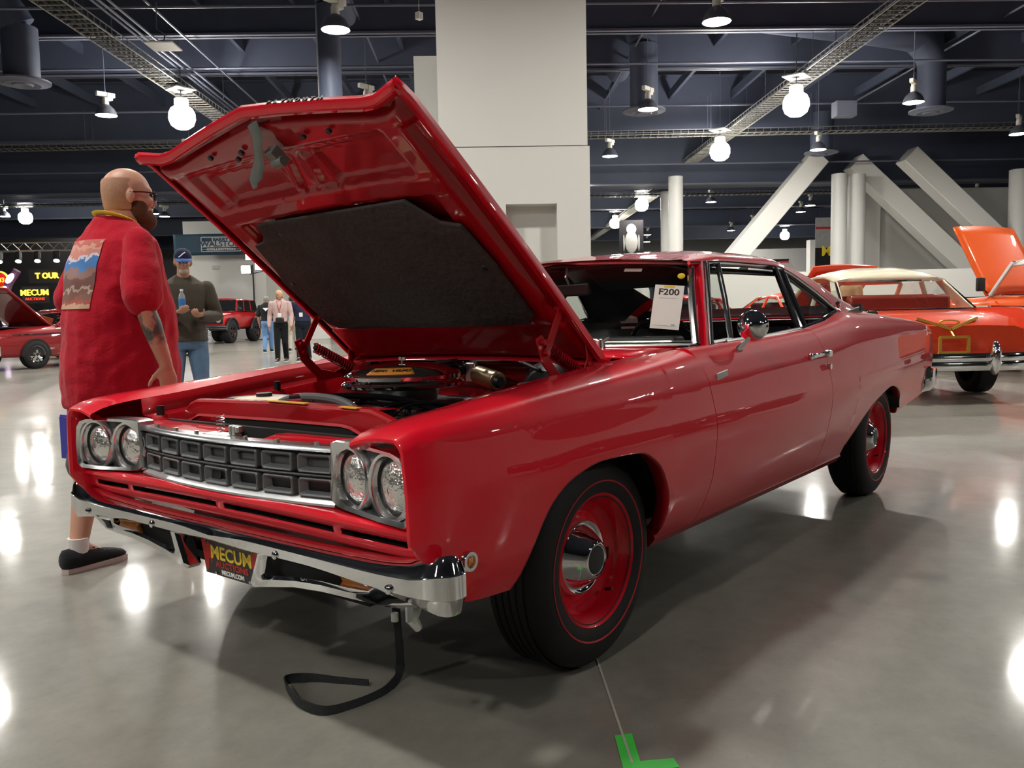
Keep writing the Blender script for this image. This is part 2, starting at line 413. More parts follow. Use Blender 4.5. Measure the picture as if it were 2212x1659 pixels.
lamp(16.22, 37.83, 'far high bay lamp left of the bald man\'s head')
lamp(62.43, 19.93, 'tiny far lamp right of the slanted brace')
lamp(65.06, 23.60, 'tiny far globe lamp below the slanted brace', True, 6.75)
lamp(62.0, 34.5, 'tiny far lamp low over the red roof beside the pillar')
lamp(56.0, 31.0, 'tiny far lamp under the dark hanging banner')
lamp(58.0, 25.0, 'tiny far lamp right of the white round columns')
for D in (10.1, 3.1, -3.9):
    for L in (-17.8, -10.5, -3.2, 4.1, 11.4, 18.7):
        if (D, L) in ((3.1, 4.1), (-3.9, 4.1), (3.1, 11.4), (-10.9, 4.1), (-10.9, 11.4)): continue       # lamps left out here to keep the right-hand floor darker
        p = hw(L, D)
        lamp(p.x, p.y, 'high bay lamp of the rows above and behind the viewer', group='ceiling lamps outside the picture')
for D, L in ((17.1, -10.5), (17.1, 11.4), (17.1, 18.7), (24, -17.8), (24, -3.2), (31, -3.2), (31, -10.5), (31, -17.8), (38, -3.2), (38, 4.1), (48.5, -10.5), (48.5, -18), (48.5, 18.7), (52, 4), (59, 18.7)):
    p = hw(L, D); lamp(p.x, p.y, 'high bay lamp hidden behind nearer things', group='ceiling lamps out of sight')

# ---- ducts with round diffusers
def duct(L, D, zt, run, label, r=.42, z0=7.0):
    o = hw(L, D); t = thing('air_duct', label, 'air duct', (o.x, o.y, z0), HROT); zt += 7.0-z0
    MB().lathe([(r*.98, .12), (r, .2), (r, zt-7.0)], n=24).build('drop_pipe', NAVY, t)
    MB().lathe([(0, .0), (r*.5, -.02), (r*.6, .02), (r*1.0, .0), (r*1.1, .03), (r*1.55, .06), (r*1.55, .1), (r, .14)], n=28).build('diffuser', NAVYL, t)
    if run:
        pts = catmull([(0, 0, zt-7.0), (run[0]*.06, run[1]*.06, zt-6.55), (run[0]*.2, run[1]*.2, zt-6.35), (run[0], run[1], zt-6.35)], 6)
        MB().tube(pts, r, 20).build('main_run', NAVY, t)
duct(-11.5, 22.0, 8.4, (-5, -3), 'bent round air duct in the upper left corner')
duct(-3.42, 19.6, 8.0, (0, 2.6), 'vertical round duct under the near lamp left of the pillar', .27, 5.2)
duct(4.9, 26.0, 9.0, (0, 5), 'vertical round duct with disc diffuser right of the pillar')
duct(14.0, 26.5, 8.6, (-7, -2.5), 'round duct with slanted main run at the upper right')
duct(13.3, 33.4, 8.6, None, 'small duct diffuser over the lamp by the slanted brace')
for L, D, z, lb in ((11.9, 28, 7.5, 'navy speaker box hanging right of the large globe lamp'), (-6.3, 20, 8.7, 'grey box fixed under the roof beam over the raised hood')):
    p = hw(L, D, z); b_ = MB().box((0,0,0), (.7, .45, .5)).build('hanging_box', NAVYL, bevel=.03); b_.location = p; b_.rotation_euler.z = HROT
    tag(b_, lb, 'box')
p = hw(-6.7, 18.5, 6.83); pn = thing('antenna_panel', 'flat white square panel hanging above the raised hood', 'panel', p, HROT)
MB().box((0,0,0), (.6, .6, .035)).build('plate', WHITEP, pn, bevel=.008); MB().tube([(0,0,.0), (.05,0,.25), (-.12,0,.35), (-.1,0,.9)], .012, 6).build('bracket', NAVYL, pn)
for L, D, z, lb in ((-1.4, 20, 7.9, 'tiny white sensor box left of the pillar near the beam'), (9.6, 18, 8.3, 'tiny white sensor under the roof at the top right'), (15.4, 24, 8.0, 'tiny white sensor box right of the cable tray')):
    t = MB().box((0,0,0), (.14, .12, .16)).cyl((0,0,.08), (0,0,.9), .008, n=5).build('sensor', WHITEP, bevel=.01); t.location = hw(L, D, z); tag(t, lb, 'sensor')

# ---- the square white pillar behind the car, with its recess
pil = MB()
def pb(*a): hbox(*a, pil)
pb(-.75, .35, 14, 16, 0, 3.78); pb(1.19, 1.74, 14, 16, 0, 3.78); pb(.35, 1.19, 14, 16, 2.86, 3.78); pb(.35, 1.19, 14.35, 16, 0, 2.86); pb(-.72, 1.71, 14.02, 16, 3.8, ZC)
pil.build('wall_pillar', WALLW, kind='structure', smooth=0)
hbox(-1.2, -.75, 15.4, 16.2, 0, 5.65).build('wall_pillar_wing', WALLW, kind='structure')
hbox(26, 26.4, -33, 27, 0, 4.2).build('wall_reflect_right', WALLG, kind='structure')  # added wall out of view, there to reflect in the coupe's side
# ---- round columns and slanted braces carrying the girder
for L, D, r in ((8.2, 36.4, .31), (8.85, 41, .34), (15.3, 36.4, .33), (16.15, 36.6, .36), (23.0, 36, .45)):
    c = MB().cyl(hw(L, D, 0), hw(L, D, 6.7), r, n=28).build('trim_column', COLW, kind='structure')
def brace(a, b, wd, dp):
    MB().bar(a, b, dp, wd, HD).build('trim_brace', WALLW, kind='structure', bevel=.03)
brace(hw(7.9, 36.2, 0), hw(14.3, 36.2, 7.4), .85, .8)
brace(hw(26.6, 36.0, -.5), hw(18.0, 36.0, 7.4), .85, .8)
brace(hw(25.0, 37.6, -.5), hw(16.4, 37.6, 7.4), .85, .8)
hbox(17.6, 18.9, 40.2, 42, 0, 7.0).build('wall_booth_end', WALLW, kind='structure')
hbox(18.9, 27, 40.6, 41, 0, 6.6).build('wall_booth_side', WALLW, kind='structure')
hbox(25.0, 60, 52, 52.5, 0, 7.4).build('wall_far_right', WALLG, kind='structure')
hbox(19.5, 33, 62, 62.5, 0, 5.3).build('wall_far_low', WALLG, kind='structure')
hbox(22.4, 23.1, 58, 58.7, 0, 5.6).build('trim_post', WALLW, kind='structure')
hbox(-1.5, 12, 62, 62.5, 0, 4.2).build('wall_far_center', WALLG, kind='structure')
hbox(4.0, 17, 26, 26.3, 0, 2.15).build('wall_partition', WALLW, kind='structure')
# ---- the booth at the left with its banner
hbox(-15.1, -11.6, 43, 45, 0, 5.9).build('wall_booth_left', WALLW, kind='structure')
hbox(-13.2, -11.0, 48, 49, 0, 4.3).build('wall_booth_return', WALLW, kind='structure')
hbox(-8.6, -7.6, 40, 41, 0, 3.4).build('wall_stub', WALLW, kind='structure')
MB().box(hw(-13.55, 42.97, 3.6), (.34, .05, .17), R3).build('wall_vent', GALV, bpy.data.objects['wall_booth_left'])
MB().cyl(hw(-12.6, 30, 0), hw(-12.6, 30, 6), .18, n=16).build('trim_column', COLW, kind='structure')
TEAL = pm('teal_banner', (0.022, 0.055, 0.085), 0.6, var=0.12, vscale=3)
SILV = pm('silver_print', (0.50, 0.51, 0.52), 0.4, var=0.05)
bo = hw(-12.9, 42.0, 4.66)
ban = thing('hanging_banner', 'dark teal banner with silver lettering across the white booth', 'banner', bo, HROT)
g = [[(x, .03*sin(x*5)+ (.10*max(0, x-.2)*sin(x*9+z*4)), z) for z in lin(-.30, .30, 7)] for x in lin(-1.35, 1.5, 41)]
MB().grid(g).build('cloth', TEAL, ban, solid=.01)
def bt(s, size, x, z, m, sx=1.0, y=-.06, ex=.004): return text(s, 'lettering', m, ban, size, frame((x, y, z), (1,0,0), (0,0,1)), ex, sx=sx, bold=.004)
fr = MB()
for a, b_ in (((-.55,-.2), (.53,-.2)), ((-.55,.2), (.53,.2)), ((-.56,-.2), (-.56,.2)), ((.54,-.2), (.54,.2))): fr.bar((a[0], -.05, a[1]), (b_[0], -.05, b_[1]), .012, .022)
fr.box((0, -.045, .0), (1.08, .008, .16)); fr.box((-.01, -.045, .13), (.5, .008, .1)); fr.box((-.01, -.045, -.14), (1.08, .006, .012))
fr.build('logo_frame', SILV, ban)
bt('BARRY', .12, -.01, .125, TEAL, 1.2); bt('WALSTON', .21, -.01, 0.0, TEAL, 1.12); bt('COLLECTION', .085, -.01, -.145, SILV, 1.55)
ban.scale = (1.72, 1.72, 1.72)
# ---- work lights beside the booth
ls = thing('light_stand', 'stand with three glaring floodlights beside the white booth', 'light', hw(-10.9, 40.0), HROT)
MB().cyl((0,0,0), (0,0,2.35), .025, n=8).bar((0,0,0), (.4,.1,0.03), .03, .03).bar((0,0,0), (-.3,.3,.03), .03, .03).bar((0,0,0), (-.2,-.35,.03), .03, .03).cyl((-.1,0,2.05), (.32,0,2.15), .015, n=6).build('pole', BLACK, ls)
FLOOD = pm('flood_lens', (1,1,1), .4, emit=(1.0, .94, .82), estr=14, var=.01)
for x, z in ((-.06, 2.62), (.20, 2.30), (-.20, 2.20)):
    h = MB().box((x, .06, z), (.30, .12, .28)).build('lamp_head', BLACK, ls, bevel=.03); MB().box((x, -.01, z), (.26, .03, .24)).build('lens', FLOOD, h, bevel=.03)
ls.scale = (1.62, 1.62, 1.50)
# ---- dark stage with neon signs at far left
hbox(-42, -16.0, 41, 41.3, 0, 5.0).build('wall_stage_curtain', CURT, kind='structure')
def sgn(name, lab, L, D, z): return thing(name, lab, 'sign', hw(L, D, z), HROT)
def em(n, c, s): return pm(n, c, .5, emit=c, estr=s, var=.01)
NR, NY, NP, NB = em('neon_red', (1, .04, .02), 2.2), em('neon_yellow', (1, .72, .06), 2.2), em('neon_violet', (.95, .75, 1.0), 3.0), em('neon_blue', (.05, .1, .9), 1.0)
s = sgn('neon_sign', 'round red neon sign with yellow 303 at the left edge', -20.3, 36, 2.85)
MB().cyl((0,.05,0), (0,-.02,0), .27, n=28).build('disc', em('neon_red_dim', (.55, .01, .01), .8), s)
MB().lathe([(.30, -.03), (.36, -.03), (.36, .03), (.30, .03)], (0,0,0), (0,1,0), 32, True).build('ring', NY, s)
text('303', 'lettering', NY, s, .27, frame((0, -.04, -.02), (1,0,0), (0,0,1)), .01)
text('BIG DECK', 'lettering', NY, s, .2, frame((.0, -.02, -.5), (1,0,0), (0,0,1)), .01)
MB().box((-.2, 0, -1.15), (.75, .06, .6)).build('blue_panel', NB, s)
s = sgn('neon_sign', 'yellow auction company sign over red letters behind the bald man', -18.9, 36, 2.2)
text('MECUM', 'lettering', NY, s, .34, frame((0, -.04, .08), (1,0,0), (0,0,1)), .02, bold=.004)
text('AUCTIONS', 'lettering', em('neon_red2', (.9, .05, .02), .9), s, .16, frame((0, -.04, -.18), (1,0,0), (0,0,1)), .02)
MB().box((0, .05, 0), (1.1, .06, .7)).build('panel', CURT, s)
s = sgn('neon_sign', 'yellow word on black header above the auction sign', -18.6, 36.5, 3.0)
text('T OUR', 'lettering', NY, s, .32, frame((0, -.04, 0), (1,0,0), (0,0,1)), .02, bold=.012); MB().box((0, .05, 0), (1.6, .06, .6)).build('panel', CURT, s)
s = sgn('light_arch', 'arch of oval violet lamps left of the auction sign', -19.7, 35.6, 0)
ar = catmull([(-.25, 0, 0), (-.25, 0, 1.6), (-.1, 0, 2.5), (.35, 0, 3.2)], 8); MB().tube(ar, .16, 8).build('arch_tube', pm('stage_purple', (.12, .05, .12), .5, var=.1), s)
for x, z, a in ((.13, 2.87, .7), (-.12, 2.32, .15), (-.16, 1.75, -.1), (-.2, 1.2, 0)): MB().sphere((x, -.2, z), (.13, .05, .25), 14, 8, Mx.Rotation(a, 3, 'Y')).build('oval_lamp', NP, s)
for i, (L, z, a) in enumerate(((-19.8, 1.1, .3), (-18.4, 1.3, 1.0))):
    o = MB().bar((-.5, 0, 0), (.5, 0, 0), .1, .5).build('stage_panel', pm('stage_orange', (.5, .07, .02), .6, var=.1)); o.location = hw(L, 38, z); o.rotation_euler = (0, a, HROT)
    tag(o, ('upright' if i == 0 else 'slanted')+' orange stage panel under the neon signs', 'panel')
tr = thing('lighting_truss', 'dark lighting truss with small spotlights over the neon signs', 'truss', hw(-26, 37, 4.1), HROT)
for y, z in ((-.2, 0), (.2, 0), (0, .35)): MB().cyl((-9, y, z), (9, y, z), .03, n=6).build('chord', GALV, tr)
m = MB()
for k in range(36): m.cyl((-9+k*.5, -.2, 0), (-8.75+k*.5, 0, .35), .014, n=4).cyl((-8.75+k*.5, 0, .35), (-8.5+k*.5, .2, 0), .014, n=4)
m.build('lattice', GALV, tr, kind='stuff')
SPOT = em('spot_lens', (1, .93, .75), 7)
for x in (4.4, 5.2, 6.0, 6.8, 7.6, 8.4): 
    h = MB().cyl((x, 0, -.05), (x+.1, -.25, -.45), .13, .15, 10).build('spotlight', BLACK, tr); MB().cyl((x+.1, -.25, -.45), (x+.102, -.256, -.46), .12, n=10).build('lens', SPOT, h)
# ---- hanging banners in the far hall
b_ = thing('hanging_banner', 'dark hanging banner with a pale blurred emblem beside the pillar', 'banner', hw(8.1, 47, 4.9), HROT)
MB().box((0,0,0), (1.35, .03, 2.2)).build('cloth', CURT, b_); MB().sphere((0, -.03, -.1), (.36, .02, .62), 16, 10).sphere((-.42, -.03, -.15), (.05, .02, .45), 8, 8).sphere((.42, -.03, -.15), (.05, .02, .45), 8, 8).sphere((0, -.03, .6), (.28, .02, .3), 10, 8).build('emblem', pm('pale_print', (.34, .33, .31), .7, var=.2), b_)
b_ = thing('hanging_banner', 'tall narrow banner with a yellow letter behind the twin columns', 'banner', hw(18.2, 45, 4.3), HROT)
MB().box((0,0,.65), (1.1, .03, 1.6)).build('upper_cloth', pm('grey_print', (.30, .30, .30), .7, var=.3, vscale=4), b_); MB().box((0,0,-.85), (1.1, .03, 1.4)).build('lower_cloth', CURT, b_)
text('M', 'lettering', YELLOW, b_, .7, frame((.05, -.03, -.35), (1,0,0), (0,0,1)), .005, bold=.02); MB().box((0, -.03, .9), (1.1, .01, .12)).build('red_band', REDLINE, b_)
# ================================================================ the red coupe (built in its own axes: X back, -Y driver's side)
PHI = -0.013454
CAR = thing('car', 'bright red two-door coupe with its hood propped open and chrome front bumper', 'car', (0, sin(PHI)*.3, .3-.3*cos(PHI)))
CAR.rotation_euler = (PHI, 0, 0)
FEND = {-.818: ((.68,.797),(.77,.813),(.842,.812),(.868,.788),(.880,.65),(.880,.54),(.875,.46),(.866,.41)),
 -.76: ((.68,.818),(.785,.836),(.858,.832),(.890,.803),(.904,.65),(.902,.52),(.892,.44),(.876,.395)),
 -.50: ((.676,.845),(.79,.862),(.880,.855),(.918,.810),(.940,.66),(.932,.52),(.910,.42),(.885,.372)),
 0: ((.685,.895),(.80,.902),(.885,.888),(.930,.818),(.957,.67),(.945,.52),(.905,.40),(.87,.345)),
 .45: ((.70,.93),(.80,.935),(.878,.915),(.928,.83),(.957,.67),(.94,.51),(.895,.38),(.86,.33)),
 .62: ((.72,.945),(.80,.948),(.870,.925),(.925,.837),(.955,.67),(.938,.51),(.89,.375),(.855,.32))}
DOOR = {.62: ((.795,.952),(.832,.951),(.870,.925),(.925,.837),(.955,.67),(.938,.51),(.89,.375),(.855,.32)),
 1.2: ((.80,.963),(.836,.962),(.870,.936),(.922,.848),(.955,.67),(.935,.505),(.885,.37),(.85,.315)),
 1.86: ((.80,.988),(.838,.985),(.877,.952),(.922,.868),(.955,.685),(.93,.51),(.88,.37),(.85,.31))}
QUAR = {1.86: ((.80,.988),(.838,.985),(.877,.952),(.922,.868),(.955,.685),(.93,.51),(.88,.37),(.85,.31)),
 2.2: ((.80,1.028),(.845,1.012),(.886,.972),(.925,.895),(.955,.70),(.925,.52),(.88,.385),(.85,.32)),
 2.5: ((.79,1.066),(.85,1.032),(.892,.985),(.925,.905),(.952,.71),(.922,.53),(.885,.40),(.86,.345)),
 2.95: ((.76,1.056),(.83,1.035),(.885,.99),(.920,.915),(.943,.72),(.913,.55),(.885,.43),(.87,.40)),
 3.45: ((.70,1.030),(.80,1.017),(.862,.985),(.897,.92),(.915,.73),(.892,.58),(.87,.49),(.86,.45)),
 4.05: ((.68,.985),(.775,.98),(.842,.96),(.873,.91),(.882,.75),(.87,.64),(.86,.55),(.85,.50)),
 4.2: ((.67,.965),(.765,.96),(.83,.94),(.86,.90),(.868,.75),(.86,.65),(.85,.56),(.84,.51))}
def skin(st):
    xs = sorted(st); K = len(st[xs[0]])
    fs = [(pchip(xs, [st[x][k][0] for x in xs]), pchip(xs, [st[x][k][1] for x in xs])) for k in range(K)]
    return lambda x: [(f(x), g(x)) for f, g in fs]
def profile(pts, crease=(3,), per=7):
    cuts = [0]+[c for c in crease if 0 < c < len(pts)-1]+[len(pts)-1]; out = []
    for a, b in zip(cuts, cuts[1:]):
        seg = pts[a:b+1]; t = [0]
        for p, q in zip(seg, seg[1:]): t.append(t[-1]+hypot(q[0]-p[0], q[1]-p[1]))
        fy, fz = pchip(t, [p[0] for p in seg]), pchip(t, [p[1] for p in seg]); n = per*(b-a)
        for i in range(n+(b == len(pts)-1)): out.append((fy(t[-1]*i/n), fz(t[-1]*i/n)))
    return out
def cut(prof, zc, n):
    k = len(prof)-1
    for i in range(len(prof)-1):
        if i > 4 and prof[i+1][1] < zc <= prof[i][1]:
            u = (prof[i][1]-zc)/(prof[i][1]-prof[i+1][1]); prof = prof[:i+1]+[(prof[i][0]+u*(prof[i+1][0]-prof[i][0]), zc)]; break
    d = [0]
    for p, q in zip(prof, prof[1:]): d.append(d[-1]+hypot(q[0]-p[0], q[1]-p[1]))
    out = []; j = 0
    for i in range(n):
        s = d[-1]*i/(n-1)
        while j < len(d)-2 and s > d[j+1]: j += 1
        u = (s-d[j])/max(1e-9, d[j+1]-d[j]); out.append((prof[j][0]+u*(prof[j+1][0]-prof[j][0]), prof[j][1]+u*(prof[j+1][1]-prof[j][1])))
    return out
def arch_fn(pts):
    xs = [p[0] for p in pts]; f = pchip(xs, [p[1] for p in pts]); return xs[0], xs[-1], f
ARCHF = arch_fn([(-.480,.372),(-.462,.415),(-.44,.465),(-.40,.54),(-.35,.598),(-.265,.643),(-.125,.669),(.083,.661),(.20,.612),(.27,.535),(.318,.44),(.337,.36)])
ARCHR = arch_fn([(2.28,.375),(2.34,.425),(2.42,.48),(2.52,.53),(2.70,.59),(2.95,.632),(3.12,.612),(3.22,.575),(3.275,.52),(3.29,.47),(3.295,.43)])
def ss_(a, b, x):
    t = min(1, max(0, (x-a)/(b-a))); return t*t*(3-2*t)
def side_panel(name, st, x0, x1, nx, s, arch=None, crease=(3,), front=False):
    P = skin(st); xs = set(lin(x0, x1, nx)); n = 46; g = []
    if arch:
        a0, a1, fa = arch
        xs |= {a0-.0004, a1+.0004} | {a0+(a1-a0)*(.5-.5*cos(pi*i/44)) for i in range(45)}
    edge = []
    for x in sorted(xs):
        pr = profile(P(x), crease)
        zc = fa(x) if arch and a0-1e-6 <= x <= a1+1e-6 else -1
        row = cut(pr, zc, n); g.append([(x, s*p[0], p[1]) for p in row])
        if zc > 0: edge.append(g[-1][-1])
    mb = MB()
    def inset(row, k, dx=0):
        out = []
        for q in row:
            d = V((0, .66-abs(q[1]), .66-q[2])); d.normalize(); out.append((q[0]+dx, q[1]+s*d.y*k, q[2]+d.z*k))
        return out
    if front:      # the nose edge: recedes low down, rolled inwards towards the lamp bezel
        def rec(z): return .022*ss_(.57, .53, z)+.060*ss_(.535, .475, z)+.03*ss_(.48, .42, z)
        g = [[(q[0]+rec(q[2])*max(0, 1-(q[0]-x0)/.26)**1.5, q[1], q[2]) for q in r] for r in g]
        g = [inset(g[0], .030, .05), inset(g[0], .022, .004), inset(g[0], .014, -.0045), inset(g[0], .005, -.004)]+g
    else: mb.grid([inset(g[0], .016), g[0]], flip=(s > 0))
    mb.grid(g, flip=(s > 0)); mb.grid([g[-1], inset(g[-1], .016)], flip=(s > 0))
    bt_ = [r[-1] for r in g if r[-1][2] < .50]
    o = mb.build(name, RED, CAR, smooth=28, fixn=False)
    if arch:
        lip = MB(); lip.grid([[(q[0], q[1], q[2]) for q in edge], [(q[0], q[1]-s*.012, q[2]-.004) for q in edge], [(q[0], q[1]-s*.05, q[2]+.002) for q in edge]])
        lip.build('wheel_arch_lip', REDIN, o, solid=.003)
    return o
FO = {}; DO = {}; QO = {}
for s in (-1, 1):
    FO[s] = side_panel('front_fender', FEND, -.818, .620, 40, s, ARCHF, front=True)
    DO[s] = side_panel('door', DOOR, .624, 1.858, 26, s)
    QO[s] = side_panel('quarter_panel', QUAR, 1.862, 4.2, 50, s, ARCHR)
# dark inner shell, floor pan, wheel tubs, rockers
sh = MB()
for s in (-1, 1):
    sh.grid([[(x, s*(.80), .90), (x, s*.90, .80), (x, s*.92, .62), (x, s*.88, .42), (x, s*.82, .33)] for x in (.56, .68)])
    sh.grid([[(x, s*(.78), .95), (x, s*.90, .80), (x, s*.92, .62), (x, s*.88, .42), (x, s*.82, .33)] for x in (1.80, 1.92)])
sh.box((1.0, 0, .30), (2.5, 1.56, .04)).box((-.42, 0, .33), (.5, 1.1, .03)).box((3.2, 0, .50), (1.9, 1.3, .04))
sh.build('floor_pan', DARK, CAR, smooth=0)
for s in (-1, 1):
    m = MB(); m.loft([[(x, s*.855, .315), (x, s*.83, .285), (x, s*.78, .28), (x, s*.78, .36), (x, s*.84, .35)] for x in (.34, .7, 1.9, 2.28)])
    m.build('rocker_panel', REDIN, CAR)
for (xc, nm, hw_, zl) in ((-.06, 'front_wheel_well', .44, .40), (2.80, 'rear_wheel_well', .47, .47)):
    for s in (-1, 1):
        m = MB(); arc = [(xc+hw_*cos(a), zl+(.74-zl)*max(0, sin(a))**.7) for a in lin(pi, 0, 18)]
        m.grid([[(x, s*.89, z), (x, s*.52, z)] for x, z in arc]); m.grid([[(x, s*.52, z), (x, s*.52, zl-.02)] for x, z in arc])
        m.build(nm, DARK, CAR, solid=.004)
MB().box((4.17, 0, .74), (.03, 1.66, .40)).box((4.12, 0, .55), (.1, 1.66, .1)).build('tail_panel', RED, CAR, bevel=.01)
for s in (-1, 1): MB().box((4.195, s*.62, .76), (.02, .36, .11)).build('tail_lamp', REDLENS, CAR, bevel=.008)
g = [[(x, y, z+.018*(1-(y/.68)**2)) for y in lin(-.675, .675, 13)] for x, z in ((3.30, 1.035), (3.6, 1.015), (3.9, .99), (4.1, .97), (4.19, .945), (4.205, .90))]
MB().grid(g, True).build('trunk_lid', RED, CAR, smooth=50, solid=.006)
rb = MB(); st = [(-.868, 3.98, 0), (-.90, 4.04, 0), (-.905, 4.16, 0), (-.87, 4.24, 0), (-.7, 4.27, 0), (0, 4.28, 0)]
path = st+[(-y, x, 0) for y, x, _ in reversed(st[:-1])]
rb.loft([[(x-.05, y*.97, .665), (x-.005, y, .65), (x, y, .60), (x-.02, y, .54), (x-.06, y*.97, .505)] for y, x, _ in path])
rb.build('rear_bumper', CHROME, CAR, smooth=40)
MB().tube([(3.3, .45, .36), (4.22, .45, .40)], .03, 10).tube([(3.3, -.45, .36), (4.22, -.45, .40)], .03, 10).build('tail_pipes', BRUSH, CAR)

# ---- roof, pillars, glass
ROOF = {1.06: ((0,1.325),(.30,1.321),(.54,1.308)), 1.3: ((0,1.366),(.30,1.360),(.54,1.338)), 1.7: ((0,1.394),(.30,1.387),(.54,1.358)),
 2.05: ((0,1.391),(.30,1.384),(.545,1.352)), 2.40: ((0,1.362),(.30,1.352),(.555,1.305))}
SAIL = {1.06: ((.54,1.308),(.595,1.304),(.618,1.297),(.625,1.288)), 1.4: ((.54,1.350),(.600,1.334),(.630,1.314),(.636,1.300)), 1.93: ((.543,1.355),(.604,1.334),(.632,1.313),(.638,1.297)),
 2.03: ((.545,1.352),(.606,1.328),(.637,1.304),(.648,1.284)), 2.25: ((.55,1.328),(.632,1.285),(.685,1.23),(.722,1.180)), 2.47: ((.557,1.288),(.665,1.225),(.735,1.145),(.79,1.066)),
 2.83: ((.575,1.190),(.675,1.135),(.738,1.085),(.772,1.057)), 3.2: ((.60,1.100),(.668,1.075),(.71,1.055),(.735,1.045)), 3.42: ((.62,1.040),(.66,1.036),(.69,1.033),(.705,1.031))}
rp = skin(ROOF); sp = skin(SAIL); g = []; xs = [1.06+.0] + lin(1.1, 2.40, 26)
for i, x in enumerate(xs):
    bow = lambda y: .0
    pr = profile(rp(x), (), 6); row = [(x-.11*(1-(p[0]/.62)**2)*max(0, 1-(x-1.06)/.5)**2, p[0], p[1]) for p in pr]
    g.append([(a, -b, c) for a, b, c in reversed(row)]+row[1:])
roof = MB().grid(g, True).build('roof', RED, CAR, smooth=60, fixn=False)
for s in (-1, 1):
    g = [[(x, s*p[0], p[1]) for p in profile(sp(x), (), 6)] for x in lin(1.06, 3.42, 64)]
    MB().grid(g, flip=(s > 0)).build('roof_side', RED, roof, smooth=60, fixn=False)
    dr = [(x, s*(sp(x)[3][0]+.004), sp(x)[3][1]-.002) for x in lin(1.06, 2.47, 30)]
    MB().tube(dr, .008, 6).build('drip_rail', CHROME, roof)
g = [[(x, y, z-.03) for y, z in ((-.62, 1.29), (-.5, 1.32), (0, 1.345), (.5, 1.32), (.62, 1.29))] for x in lin(1.0, 2.5, 6)]
MB().grid([[ (p[0]+(.1 if abs(p[1])>.4 and p[0]<1.2 else 0), p[1], p[2]) for p in r] for r in g]).build('headliner', VINYL, CAR, solid=.01)
for s in (-1, 1):
    g = [[(x, s*(p[0]-.03), p[1]-.02) for p in profile(sp(x), (), 3)] for x in lin(2.10, 2.80, 12)]
    MB().grid(g, s > 0).build('sail_trim', VINYL, CAR, fixn=False)
    MB().box((1.20, s*.32, 1.255), (.20, .50, .02), Mx.Rotation(.5, 3, 'Y')).build('sun_visor', VINYL, CAR, bevel=.008)
    # A pillar: a red tapered post with chrome on both edges
    a0, a1 = V((.845, s*.803, .950)), V((1.165, s*.626, 1.300))
    def qd(c, w_, t): return [c+V((-w_, -s*.012, 0)), c+V((-w_*.4, s*t, 0)), c+V((w_*.6, s*t, 0)), c+V((w_, -s*.012, 0)), c+V((0, -s*.04, 0))]
    ap = MB().loft([qd(a0.lerp(a1, t), .021-.004*t, .010) for t in lin(0, 1, 6)]).build('a_pillar', RED, CAR, smooth=50)
    MB().tube([a0+V((.035, s*.006, 0)), a0.lerp(a1, .5)+V((.032, s*.012, 0)), a1+V((.035, s*.006, -.006))], .011, 8).build('pillar_trim', ANOD, ap)
    # B pillar
    b0, b1 = V((1.885, s*.795, .985)), V((1.985, s*.640, 1.290))
    bp_ = MB().bar(b0, b1, .012, .09, (1, 0, 0)).build('b_pillar', GLOSSBLK, CAR)
    MB().tube([b0+V((-.055, s*.008, 0)), b1+V((-.045, s*.006, 0))], .014, 8).tube([b0+V((.05, s*.008, 0)), b1+V((.035, s*.006, 0))], .010, 8).build('pillar_trim', CHROME, bp_)
    # vent window, door glass, quarter glass
    v0, v1, v2, v3 = V((.905, s*.800, .957)), V((1.22, s*.634, 1.290)), V((1.32, s*.634, 1.294)), V((1.083, s*.800, .964))
    vw = MB().prism([v0, v1, v2, v3], (0, s*.003, 0)).build('vent_window', GLASSM, DO[s], smooth=0)
    MB().tube([v3, v3.lerp(v2, .5)+V((0, s*.006, 0)), v2], .012, 8).build('window_divider', ANOD, DO[s])
    MB().tube([v0, v1], .009, 8).tube([v0+V((.01,0,.004)), v3+V((0,0,.004))], .009, 8).build('window_frame', ANOD, DO[s])
    # door glass is wound down in the photo: only its felt strip shows
    MB().tube([(1.02, s*.806, .962), (1.45, s*.806, .970), (1.85, s*.806, .990)], .009, 8).build('belt_moulding', ANOD, DO[s])
    ww = MB().tube([(1.26, s*.632, 1.288), (1.6, s*.632, 1.296), (1.96, s*.632, 1.290)], .012, 8).build('window_header', GLOSSBLK, roof)
    q0, q1, q2 = V((1.945, s*.798, .995)), V((2.055, s*.645, 1.275)), V((2.44, s*.782, 1.068))
    MB().prism([q0, q1, q2], (0, s*.003, 0)).build('quarter_window', GLASSM, QO[s], smooth=0)
    MB().tube([q0, q1], .010, 8).tube([q1, q2], .013, 8).build('window_frame', GLOSSBLK, QO[s])
    MB().tube([q0+V((-.09,0,-.012)), q0+V((.2, s*.004, .022)), q2+V((.01,0,0)), q2+V((.035,s*.004,.02)), q2+V((.005,s*.006,.04))], .012, 8).build('window_trim', CHROME, QO[s])
def wpt(u, v):
    b = V((.805-.13*(1-u*u), .785*u, .957)); t = V((1.135-.105*(1-u*u), .603*u, 1.289+.030*(1-u*u)))
    return b.lerp(t, v)+V((-.7, 0, .7))*.022*4*v*(1-v)
ws = MB().grid([[wpt(u, v) for u in lin(-1, 1, 25)] for v in lin(0, 1, 11)]).build('windshield', GLASSM, CAR, smooth=180, fixn=False)
MB().tube([wpt(u, 1) for u in lin(-1, 1, 21)], .015, 8, flat=.7).build('top_trim', BRUSH, ws)
MB().tube([wpt(u, 0) for u in lin(-1, 1, 21)], .013, 8, flat=.7).build('base_trim', BRUSH, ws)
for s in (-1, 1): MB().tube([wpt(s, v) for v in lin(0, 1, 9)], .015, 8).build('side_trim', ANOD, ws)
